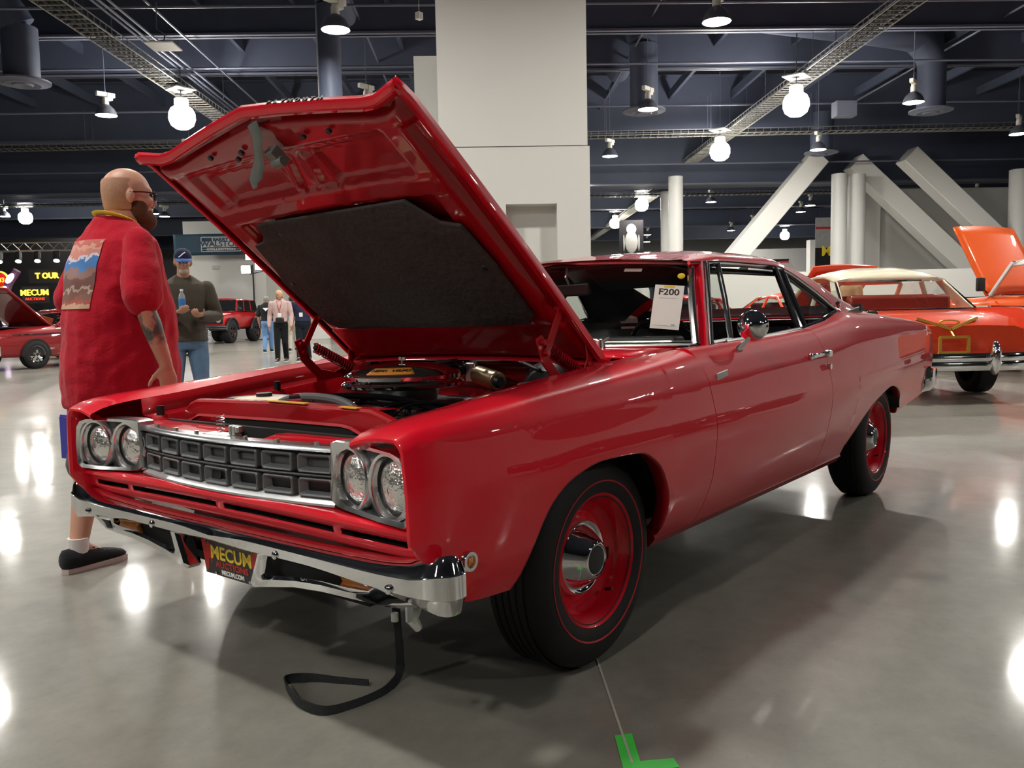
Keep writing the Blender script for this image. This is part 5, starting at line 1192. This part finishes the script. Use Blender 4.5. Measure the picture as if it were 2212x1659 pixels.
# --- visitors in the aisle
def walker(label, L, D, rot, shirt, pants, hair, **kw):
    sx = kw.pop('stride', .16); d = dict(torso=TOR, headz=1.60, hx=.04, vox=.014, pants=pants, shirt=shirt, hem=.92, waist=.98, eyes=True,
        legs=(((0,-.085,.88), (.10,-.085,.48), (sx,-.08,.10), 0), ((0,.085,.88), (.02,.085,.48), (-sx,.08,.10), 0)),
        arms=(((0,-.205,1.40), (-.06,-.26,1.12), (.02,-.27,.87), (.15,0,-1), (0,1,0), .4), ((0,.205,1.40), (.0,.26,1.12), (.10,.25,.88), (.3,0,-1), (0,-1,0), .4)))
    hz = kw.pop('hairz', -.05); d.update(kw)
    o, w_, R_, s_ = person(label, (*hw(L, D).xy, 0), HY+rot, d)
    m = MB(); m.loft([[w_(-.018+a*cos(t), b*sin(t), z) for t in lin(0, 2*pi, 17)[:-1]] for z, a, b in ((.045,.100,.084),(.085,.092,.076),(.118,.060,.050),(.130,.01,.01))])
    m.loft([[w_(-.02+a*cos(t), b*sin(t), z) for t in lin(pi*.38, pi*1.62, 13)]+[w_(-.02+(a-.02)*cos(t), (b-.012)*sin(t), z) for t in lin(pi*1.62, pi*.38, 13)] for z, a, b in ((.06,.098,.086),(.0,.095,.086),(hz,.085,.080))])
    m.build('hair', hair, o, smooth=60); return o, w_
BLOND = pm('hair_blond', (.58,.36,.17), .6, var=.2, vscale=40); DKH = pm('hair_dark', (.02,.014,.012), .6, var=.3, vscale=40); GRH = pm('hair_grey', (.22,.20,.18), .7, var=.2, vscale=40)
o, w_ = walker('blond woman in a pale pink blouse and black trousers walking towards the viewer', -4.98, 20.5, pi+.1, cloth('pink_blouse', (.60,.42,.40), .25), cloth('black_trousers', (.012,.012,.014)), BLOND, sleeve='long', hairz=-.20, g=.96, hyaw=.25)
lan = lambda o, c, z=1.18: (MB().tube([(.10,-.06,1.46),(.145,-.03,1.33),(.150,0,z),(.145,.03,1.33),(.10,.06,1.46)], .008, 6).build('lanyard', c, o), MB().box((.160,0,z-.05), (.006,.085,.10)).build('badge', PAPER, o))
lan(o, REDLINE); MB().box((.12,-.0,1.0), (.10,.20,.14)).build('waist_bag', BLACK, o, bevel=.03)
o, w_ = walker('man in a navy polo shirt and dark trousers right of the blond woman', -4.50, 20.75, pi-.05, cloth('navy_polo', (.030,.036,.085)), cloth('dark_trousers', (.014,.018,.026)), DKH, g=1.12)
lan(o, BLACK)
o, w_ = walker('grey-haired man in a black T-shirt and jeans walking away', -6.78, 26.2, .1, cloth('black_tee', (.014,.014,.016)), cloth('light_jeans', (.13,.24,.45), .2), GRH, g=1.05)
MB().prism([(-.165,.09,1.36),(-.165,-.09,1.36),(-.165,0,1.26)], (-.006,0,0)).build('shirt_logo', PAPER, o, smooth=0)
walker('visitor in cream trousers mostly hidden behind the navy polo man', -6.1, 26.6, .1, cloth('grey_top', (.2,.2,.2)), cloth('cream_trousers', (.5,.46,.38)), DKH, g=.95)
walker('dark-haired person in a white shirt seen through the coupe\'s windshield', 2.40, 13.2, pi*.55, cloth('white_shirt', (.66,.65,.63)), cloth('khaki_trousers', (.3,.27,.22)), DKH, g=1.05, skin=SKIN2, hairz=-.12)
walker('visitor in a red top seen through the coupe\'s side window', 8.7, 27.8, pi*.8, cloth('red_top', (.4,.04,.04)), cloth('grey_trousers', (.1,.1,.11)), DKH)
walker('visitor in a tan jacket seen through the orange car\'s rear window', 6.75, 15.5, pi*.6, cloth('tan_jacket', (.36,.24,.13)), cloth('dark_jeans', (.03,.04,.07)), BLOND, sleeve='long')
# ================================================================ other cars
def paint(n, c): return pm('paint_'+n, c, .4, 0, 1.0, .03, spec=.2, var=.03, vscale=3)
TINT = pm('window_tint', (.012,.014,.015), .03, 0, .6, spec=.6)
def bgwheel(par, x, s, r, w_, track, rim, detail=True):
    ctr = V((x, s*track, r))
    t = MB().lathe([(r*.60, w_*.5), (r*.72, w_*.52), (r*.90, w_*.48), (r*.99, w_*.38), (r, 0), (r*.99, -w_*.38), (r*.9, -w_*.48), (r*.6, -w_*.5)], ctr, (0, s, 0), 32).build('tire', RUBBER, par, smooth=50)
    MB().lathe([(r*.60, w_*.47), (r*.57, w_*.44), (r*.52, w_*.25), (r*.40, w_*.16), (r*.24, w_*.30), (r*.18, w_*.40), (0, w_*.42)], ctr, (0, s, 0), 28).build('rim', rim, t)
    m = MB()
    for k in range(5):
        a = k*2*pi/5+.3; d = V((cos(a), 0, sin(a))); m.bar(ctr+V((0, s*w_*.40, 0))+d*r*.1, ctr+V((0, s*w_*.36, 0))+d*r*.55, .05, .03, (0,1,0))
    m.build('spokes', rim, t)
def bgcar(label, loc, rot, S, cat='car'):
    """S in metres, x forward: body stations (x, z bottom, z shoulder, z top, half width); greenhouse; wheels"""
    t = thing('car', label, cat, loc, rot); W = S['W']/2; bp_ = S['paint']; rp2 = S.get('roof', bp_)
    rings = []
    for x, zb, zs, zt, w_ in S['st']:
        h = [(w_*.90, zb), (w_*.985, zb+.12*(zs-zb)+.02), (w_, zb+.55*(zs-zb)), (w_*.985, zs-.02), (w_*.95, zs+.4*(zt-zs)), (w_*.80, zt), (w_*.40, zt+.012)]
        rings.append([(x, -y, z) for y, z in h]+[(x, y, z) for y, z in reversed(h)])
    MB().loft(rings).build('body', bp_, t, smooth=40)
    # greenhouse
    b, r_ = S['gb'], S['gr']       # base: (x front, x rear, z, half width), roof: (x front, x rear, z, half width)
    rr = MB(); N = 9
    for i, y in enumerate(lin(-1, 1, N)): pass
    g = RG = [[(x+(.06*(1-y*y) if k == 0 else (-.06*(1-y*y) if k == 6 else 0)), y*r_[3], r_[2]-.105*abs(y)**2.6-(.05 if k < 3 else S.get('rdrop', .07))*abs(2*k/6-1)**2.2) for y in lin(-1, 1, 13)] for k, x in enumerate(lin(r_[0], r_[1], 7))]
    MB().grid(g).build('roof', rp2, t, smooth=60, solid=.03, fixn=True)
    zr = r_[2]-S.get('hd', .115)
    C4 = {}
    for s in (-1, 1): C4[s] = (V((b[0], s*b[3], b[2])), V((r_[0], s*r_[3]*.985, zr)), V((r_[1], s*r_[3]*.985, zr)), V((b[1], s*b[3], b[2])))
    for s in (-1, 1):
        a0, a1, c1, c0 = C4[s]
        for nm, p, q, wd in (('a_pillar', a0, a1, .05), ('c_pillar', c0, c1, S.get('cw', .16))): (MB().bar(p, q, .05, wd, (1,0,0)) if nm == 'a_pillar' else MB().prism([p, p+V((wd*1.25,0,0)), q+V((wd*.75,0,.02)), q+V((0,0,.02))], (0, -s*.03, 0))).build(nm, rp2 if nm == 'c_pillar' else S.get('pillar', rp2), t, bevel=.01)
        for f in S.get('posts', (.48,)):
            MB().bar(a0.lerp(c0, f), a1.lerp(c1, f), .04, .06, (1,0,0)).build('b_pillar', S.get('pillar', rp2), t)
        fs = [0]+list(S.get('posts', (.48,)))+[1]
        for f0, f1 in zip(fs, fs[1:]):
            q = [a0.lerp(c0, f0), a0.lerp(c0, f1), a1.lerp(c1, f1), a1.lerp(c1, f0)]
            if S.get('side_glass', True): MB().prism(q, (0, s*.004, 0)).build('side_window', S.get('glass', GLASSM), t, smooth=0)
        MB().tube([a0+V((0,0,-.0)), c0], .014, 6).build('belt_trim', CHROME, t)
    def pane(nm, p, q, bow):
        g = [[p[0].lerp(p[1], u).lerp(q[0].lerp(q[1], u), v)+V((bow*(1-(2*u-1)**2), 0, 0)) for u in lin(0, 1, 9)] for v in lin(0, 1, 5)]
        o = MB().grid(g).build(nm, S.get('glass', GLASSM), t, smooth=180)
        e = [g[0][i] for i in range(9)]+[g[i][8] for i in range(1, 5)]+[g[4][i] for i in range(7, -1, -1)]+[g[i][0] for i in range(3, 0, -1)]
        MB().tube(e, .016, 6, closed=True).build('window_trim', CHROME, o)
    for xe, bw, k in ((r_[0], .10, 0), (r_[1], -.14, 6)):
        q0, q1 = (C4[-1][1], C4[1][1]) if k == 0 else (C4[-1][2], C4[1][2])
        ed = [V(p) for p in RG[k]]; lo_ = [q0.lerp(q1, (i/12))+V((bw*(1-(2*i/12-1)**2), 0, 0)) for i in range(13)]
        MB().grid([ed, [a.lerp(b_, .5)+V((.015 if k == 0 else -.015, 0, .012)) for a, b_ in zip(ed, lo_)], lo_]).build('roof_header', rp2, t, smooth=60, solid=.012, fixn=True)
    pane('windshield', (C4[-1][0], C4[1][0]), (C4[-1][1], C4[1][1]), .10); pane('rear_window', (C4[-1][3], C4[1][3]), (C4[-1][2], C4[1][2]), -.14)
    xf, xr = S['ax']; r = S['wr']; tw = S.get('tw', .21)
    for x in (xf, xr):
        for s in (-1, 1):
            bgwheel(t, x, s, r, tw, W-tw*.5+.014, S.get('rim', CHROME))
            A = r*1.09; n = 15
            m = MB(); arc = [(x+A*cos(a), S.get('arch_z', r)+A*sin(a)) for a in lin(0, pi, n)]
            m.prism([(px_, s*(W+.004), max(pz, S['st'][1][1])) for px_, pz in [(x+A, S['st'][1][1])]+arc+[(x-A, S['st'][1][1])]], (0, -s*.30, 0)); m.build('wheel_well', DARK, t, smooth=0)
    # cabin
    MB().box(((b[0]+b[1])/2, 0, b[2]-.06), (abs(b[0]-b[1])*.92, b[3]*1.8, .02)).build('cabin_floor', S.get('cabin', VINYL), t)
    for f in (.50, .86):
        x = b[0]+(b[1]-b[0])*f; MB().box((x, 0, b[2]+.06), (.14, b[3]*1.6, .26)).build('seat', S.get('cabin', VINYL), t, bevel=.05)
    c = V((b[0]-.42, W*.42, b[2]+.08)); MB().tube([c+V((.08*sin(a)*.6, .18*cos(a), .18*sin(a)*.8)) for a in lin(0, 2*pi, 21)[:-1]], .012, 6, closed=True).build('steering_wheel', BLACK, t)
    # bumpers
    for nm, x, sg in (('front_bumper', S['st'][0][0] if S['st'][0][0] > 0 else S['st'][-1][0], 1), ('rear_bumper', S['st'][-1][0] if S['st'][-1][0] < 0 else S['st'][0][0], -1)):
        zb = S.get('bz', .45); m = MB()
        m.loft([[(x+sg*(.13-.16*abs(u)**3-.0)-sg*a, u*W*1.0, zb+h) for a, h in ((.05,.11),(0,.09),(-.02,.05),(-.02,.03),(-.005,0),(-.02,-.03),(-.015,-.07),(.0,-.10),(.05,-.11))] for u in lin(-1, 1, 15)])
        m.build(nm, S.get('bump', CHROME), t, smooth=40)
    for s in (-1, 1):
        x0 = max(q[0] for q in S['st']); hl = S.get('hl', (.72, .72)); rr_ = S.get('hr', .09)
        h = MB().lathe([(rr_*1.15, -.04), (rr_*1.18, .02), (rr_*1.02, .03), (rr_, .01)], (x0, s*hl[0], hl[1]), (1,0,0), 24).build('headlamp_ring', S.get('ring', CHROME), t)
        MB().sphere((x0+.005, s*hl[0], hl[1]), (.03, rr_, rr_), 16, 8).build('headlamp', LENSM, h)
    if S.get('grille', True): 
        x0 = max(q[0] for q in S['st']); gz = S.get('gz', (.56, .80)); m = MB().box((x0+.004, 0, sum(gz)/2), (.02, S.get('gw', .62)*2, gz[1]-gz[0])); gg = m.build('grille', BLACK, t)
        if not S.get('plain'):
            for k in range(5): MB().box((x0+.018, 0, gz[0]+(gz[1]-gz[0])*(k+.5)/5), (.012, S.get('gw', .62)*1.96, .012)).build('grille_bar', CHROME, gg)
    if S.get('hood_up'):
        hx0, L_, ang, hz, hwd = S['hood_up']; d = V((cos(ang), 0, sin(ang))); n = V((-sin(ang), 0, cos(ang)))
        g = [[V((hx0, y*hwd, hz))+d*(L_*u)+n*(.05*(1-y*y)) for y in lin(-1, 1, 11)] for u in lin(0, 1, 9)]
        h = MB().grid(g).build('hood', S.get('hood_paint', bp_), t, smooth=50, solid=.035)
        MB().grid([[p-n*.045 for p in r_[1:-1]] for r_ in g[1:-1]]).build('hood_liner', S.get('liner', bp_), h, smooth=50)
        MB().box((hx0+L_*.5, 0, hz-.03), (L_*.86, hwd*1.7, .02)).build('engine_bay', DARK, t)
    return t
ORG = paint('orange_red', (.72,.060,.018)); CRM = paint('cream', (.78,.72,.55)); DRED = paint('dark_red', (.22,.008,.010)); BRED = paint('bronco_red', (.48,.008,.012)); ORG2 = paint('bright_orange', (.85,.11,.008))
SEDAN = [(2.45,.32,.72,.80,.78),(2.35,.30,.74,.88,.88),(1.55,.27,.80,.96,.93),(.80,.26,.84,1.0,.94),(-.6,.26,.86,1.0,.94),(-1.5,.28,.86,.99,.93),(-2.2,.34,.86,.95,.90),(-2.45,.42,.80,.90,.86)]
# two-tone car seen from behind at the right
R_ = lambda a: HY+a
OC = bgcar('orange-red 1950s sedan with white roof seen from behind at right', hw(5.24, 11.62), HY-radians(3), dict(W=1.88, paint=ORG, roof=CRM, cabin=paint('cabin_red', (.22,.03,.02)),
    st=[(2.45,.34,.72,.86,.80),(2.3,.30,.80,.96,.90),(1.2,.28,.90,1.02,.93),(.7,.28,.92,1.04,.94),(-.7,.28,.94,1.05,.94),(-1.3,.29,.94,1.03,.94),(-1.9,.34,.92,.99,.93),(-2.32,.42,.86,.93,.91),(-2.46,.50,.76,.84,.88)],
    gb=(.95,-1.45,1.03,.80), gr=(.40,-.85,1.60,.70), cw=.30, rdrop=.10, hd=.20, posts=(.5,), ax=(1.5,-1.42), wr=.345, tw=.24, bz=.46, hl=(.70,.72), pillar=CRM))
for s in (-1, 1):
    f = MB().loft([[(x, s*.80, z0), (x, s*.93, z0-.02), (x, s*.93, z1), (x, s*.80, z1)] for x, z0, z1 in ((-1.2,1.04,1.0),(-1.9,1.05,.90),(-2.40,1.03,.74),(-2.47,1.00,.72))]).build('tail_fin', ORG, OC, smooth=40)
    MB().bar((-1.3, s*.90, 1.055), (-2.44, s*.90, 1.04), .03, .025).build('fin_trim', CHROME, f); MB().box((-2.475, s*.865, .88), (.03, .13, .30)).build('tail_lamp_frame', CHROME, f, bevel=.02); MB().box((-2.492, s*.865, .90), (.02, .09, .16)).build('tail_lamp', REDLENS, f, bevel=.02)
    MB().sphere((-2.60, s*.42, .50), (.09, .062, .19), 16, 12).build('bumper_guard', CHROME, OC)
MB().bar((-2.475,.0,.815), (-2.37,.33,.935), .03, .045, (1,0,0)).bar((-2.475,.0,.815), (-2.37,-.33,.935), .03, .045, (1,0,0)).build('v_emblem', GOLD, OC)
MB().tube([(-2.435, .11*cos(t), .885+.03*sin(t)) for t in lin(0, 2*pi, 15)[:-1]], .010, 6, closed=True).build('crest', GOLD, OC)
pf = MB()
for a, b_ in (((.155,.56),(-.155,.56)),((.155,.73),(-.155,.73)),((.155,.56),(.155,.73)),((-.155,.56),(-.155,.73))): pf.bar((-2.56,a[0],a[1]), (-2.56,b_[0],b_[1]), .028, .028)
pf.cyl((-2.56,0,.73), (-2.47,0,.80), .012, n=8).build('plate_frame', GOLD, OC)
# open-hooded orange truck behind it
bgcar('bright orange utility truck with white roof and raised hood at the right edge', hw(8.82, 13.02), HY+radians(24), dict(W=1.78, paint=ORG2, roof=WHITEP, cabin=BLACK,
    st=[(1.95,.45,.95,1.08,.86),(1.90,.42,1.0,1.14,.89),(.6,.42,1.02,1.18,.89),(.4,.42,1.04,1.2,.89),(-1.8,.42,1.04,1.2,.89),(-1.95,.46,1.0,1.15,.87)],
    gb=(.42,-1.75,1.20,.80), gr=(.12,-1.70,1.82,.72), posts=(.38,.68), ax=(1.2,-1.15), wr=.38, tw=.24, bz=.56, hl=(.6,.92), hr=.09, plain=True, gz=(.75,1.02), pillar=WHITEP, hood_up=(.50,1.28,radians(62),1.21,.76), liner=paint('orange_liner', (.9,.22,.01)), side_glass=False), 'truck')
tk_ = bpy.data.objects[[o.name for o in bpy.data.objects if o.get('label', '').startswith('bright orange utility')][0]]
for s in (-1, 1):
    MB().bar((1.8, s*.897, .93), (-1.9, s*.897, .93), .01, .16).build('white_side_band', WHITEP, tk_); MB().bar((1.8, s*.903, 1.015), (-1.9, s*.903, 1.015), .01, .02).build('band_trim', CHROME, tk_)
    mm = MB().box((.42, s*1.03, 1.38), (.06, .17, .22)).build('door_mirror', BLACK, tk_, bevel=.02); MB().bar((.42, s*.86, 1.24), (.42, s*1.0, 1.33), .02, .02).build('mirror_arm', BLACK, mm)
# orange-red car with raised hood between the coupe and the sedan
bgcar('orange-red car with raised hood half hidden behind the red coupe\'s roof', hw(7.15, 19.2), HY+radians(190), dict(W=1.85, paint=ORG, st=SEDAN, gb=(.75,-1.35,1.0,.78), gr=(.15,-.75,1.42,.62), ax=(1.45,-1.40), wr=.33, hood_up=(.82,1.35,radians(42),1.0,.74), liner=ORG))
bgcar('dark blue car with raised hood far behind the coupe\'s windows', hw(5.6, 24.2), HY+radians(160), dict(W=1.85, paint=paint('navy', (.018,.030,.055)), st=SEDAN, gb=(.75,-1.35,1.0,.78), gr=(.15,-.75,1.40,.62), ax=(1.45,-1.40), wr=.33, hood_up=(.82,1.35,radians(60),1.0,.74)))
bgcar('red car seen through the windshield beside the white-shirted person', hw(4.45, 18.4), HY+radians(176), dict(W=1.85, paint=BRED, st=SEDAN, gb=(.75,-1.35,1.0,.78), gr=(.15,-.75,1.40,.62), ax=(1.45,-1.40), wr=.33))
# left side of the hall
bgcar('dark red 1960s car with raised hood at the left edge', hw(-10.65, 21.6), HY+radians(180-26), dict(W=1.88, paint=DRED, st=SEDAN, gb=(.85,-1.45,1.0,.80), gr=(.35,-.95,1.42,.66), ax=(1.50,-1.45), wr=.335, posts=(.14,.55), hl=(.70,.74), hr=.115, rim=CHROME, hood_up=(.95,1.35,radians(40),1.0,.76), liner=DRED))
dr_ = [o for o in bpy.data.objects if o.get('label', '').startswith('dark red 1960s')][0]
for s in (-1, 1): MB().bar((2.2, s*.945, .80), (-2.3, s*.94, .83), .01, .03).build('side_trim', CHROME, dr_)
BR = bgcar('bright red lifted off-roader with black grille and big tires beside the booth', hw(-11.55, 37.3), HY+radians(180-7), dict(W=1.95, paint=BRED, st=[(1.95,.72,1.10,1.20,.84),(1.88,.66,1.16,1.27,.90),(.75,.62,1.20,1.33,.90),(.5,.62,1.22,1.36,.90),(-1.9,.62,1.22,1.36,.90),(-2.0,.70,1.18,1.30,.88)],
    gb=(.52,-1.85,1.36,.82), gr=(.25,-1.75,1.95,.76), posts=(.35,.68), ax=(1.28,-1.28), wr=.48, tw=.36, bz=.66, bump=BLACK, glass=TINT, hl=(.66,.98), hr=.12, plain=True, gz=(.82,1.12), gw=.86, pillar=BRED, rim=pm('black_rim', (.03,.012,.012), .4), ring=BLACK), 'off-roader')
for s in (-1, 1): MB().sphere((.55, s*1.0, 1.45), (.08,.09,.08), 12, 8).build('door_mirror', BLACK, BR)
for x in (1.28, -1.28):
    for s in (-1, 1): MB().tube([(x+.60*cos(a), s*.97, .50+.56*sin(a)) for a in lin(.1, pi-.1, 13)], .05, 8).build('fender_flare', BLACK, BR)
bgcar('silver car mostly hidden behind the man in the cap', hw(-10.75, 25.3), HY-radians(88), dict(W=1.85, paint=paint('silver', (.35,.36,.42)), st=[(2.25,.35,.62,.70,.66),(2.1,.30,.68,.80,.82),(1.4,.26,.76,.92,.91),(.7,.25,.82,.97,.92),(-1.5,.25,.86,1.0,.92),(-2.2,.32,.84,.98,.86)], gb=(.7,-1.6,.98,.78), gr=(-.1,-.95,1.36,.60), ax=(1.35,-1.38), wr=.34, rim=pm('dark_rim', (.04,.04,.045), .35, .6), bump=paint('silver', (.35,.36,.42)), hl=(.6,.62)))
bgcar('red car with raised hood beyond the black-shirted man', hw(-14.3, 56), HY+radians(185), dict(W=1.85, paint=BRED, st=SEDAN, gb=(.75,-1.35,1.0,.78), gr=(.15,-.75,1.40,.62), ax=(1.45,-1.40), wr=.33, hood_up=(.82,1.3,radians(50),1.0,.74)))
bgcar('dark green car added out of view for reflections in the coupe door', hw(8.6, 4.6), HY+radians(8), dict(W=1.85, paint=paint('dark_green', (.012,.022,.016)), st=SEDAN, gb=(.75,-1.35,1.0,.78), gr=(.15,-.75,1.40,.62), ax=(1.45,-1.40), wr=.33, glass=TINT))  # added beyond the frame so the coupe's door mirrors a low dark shape
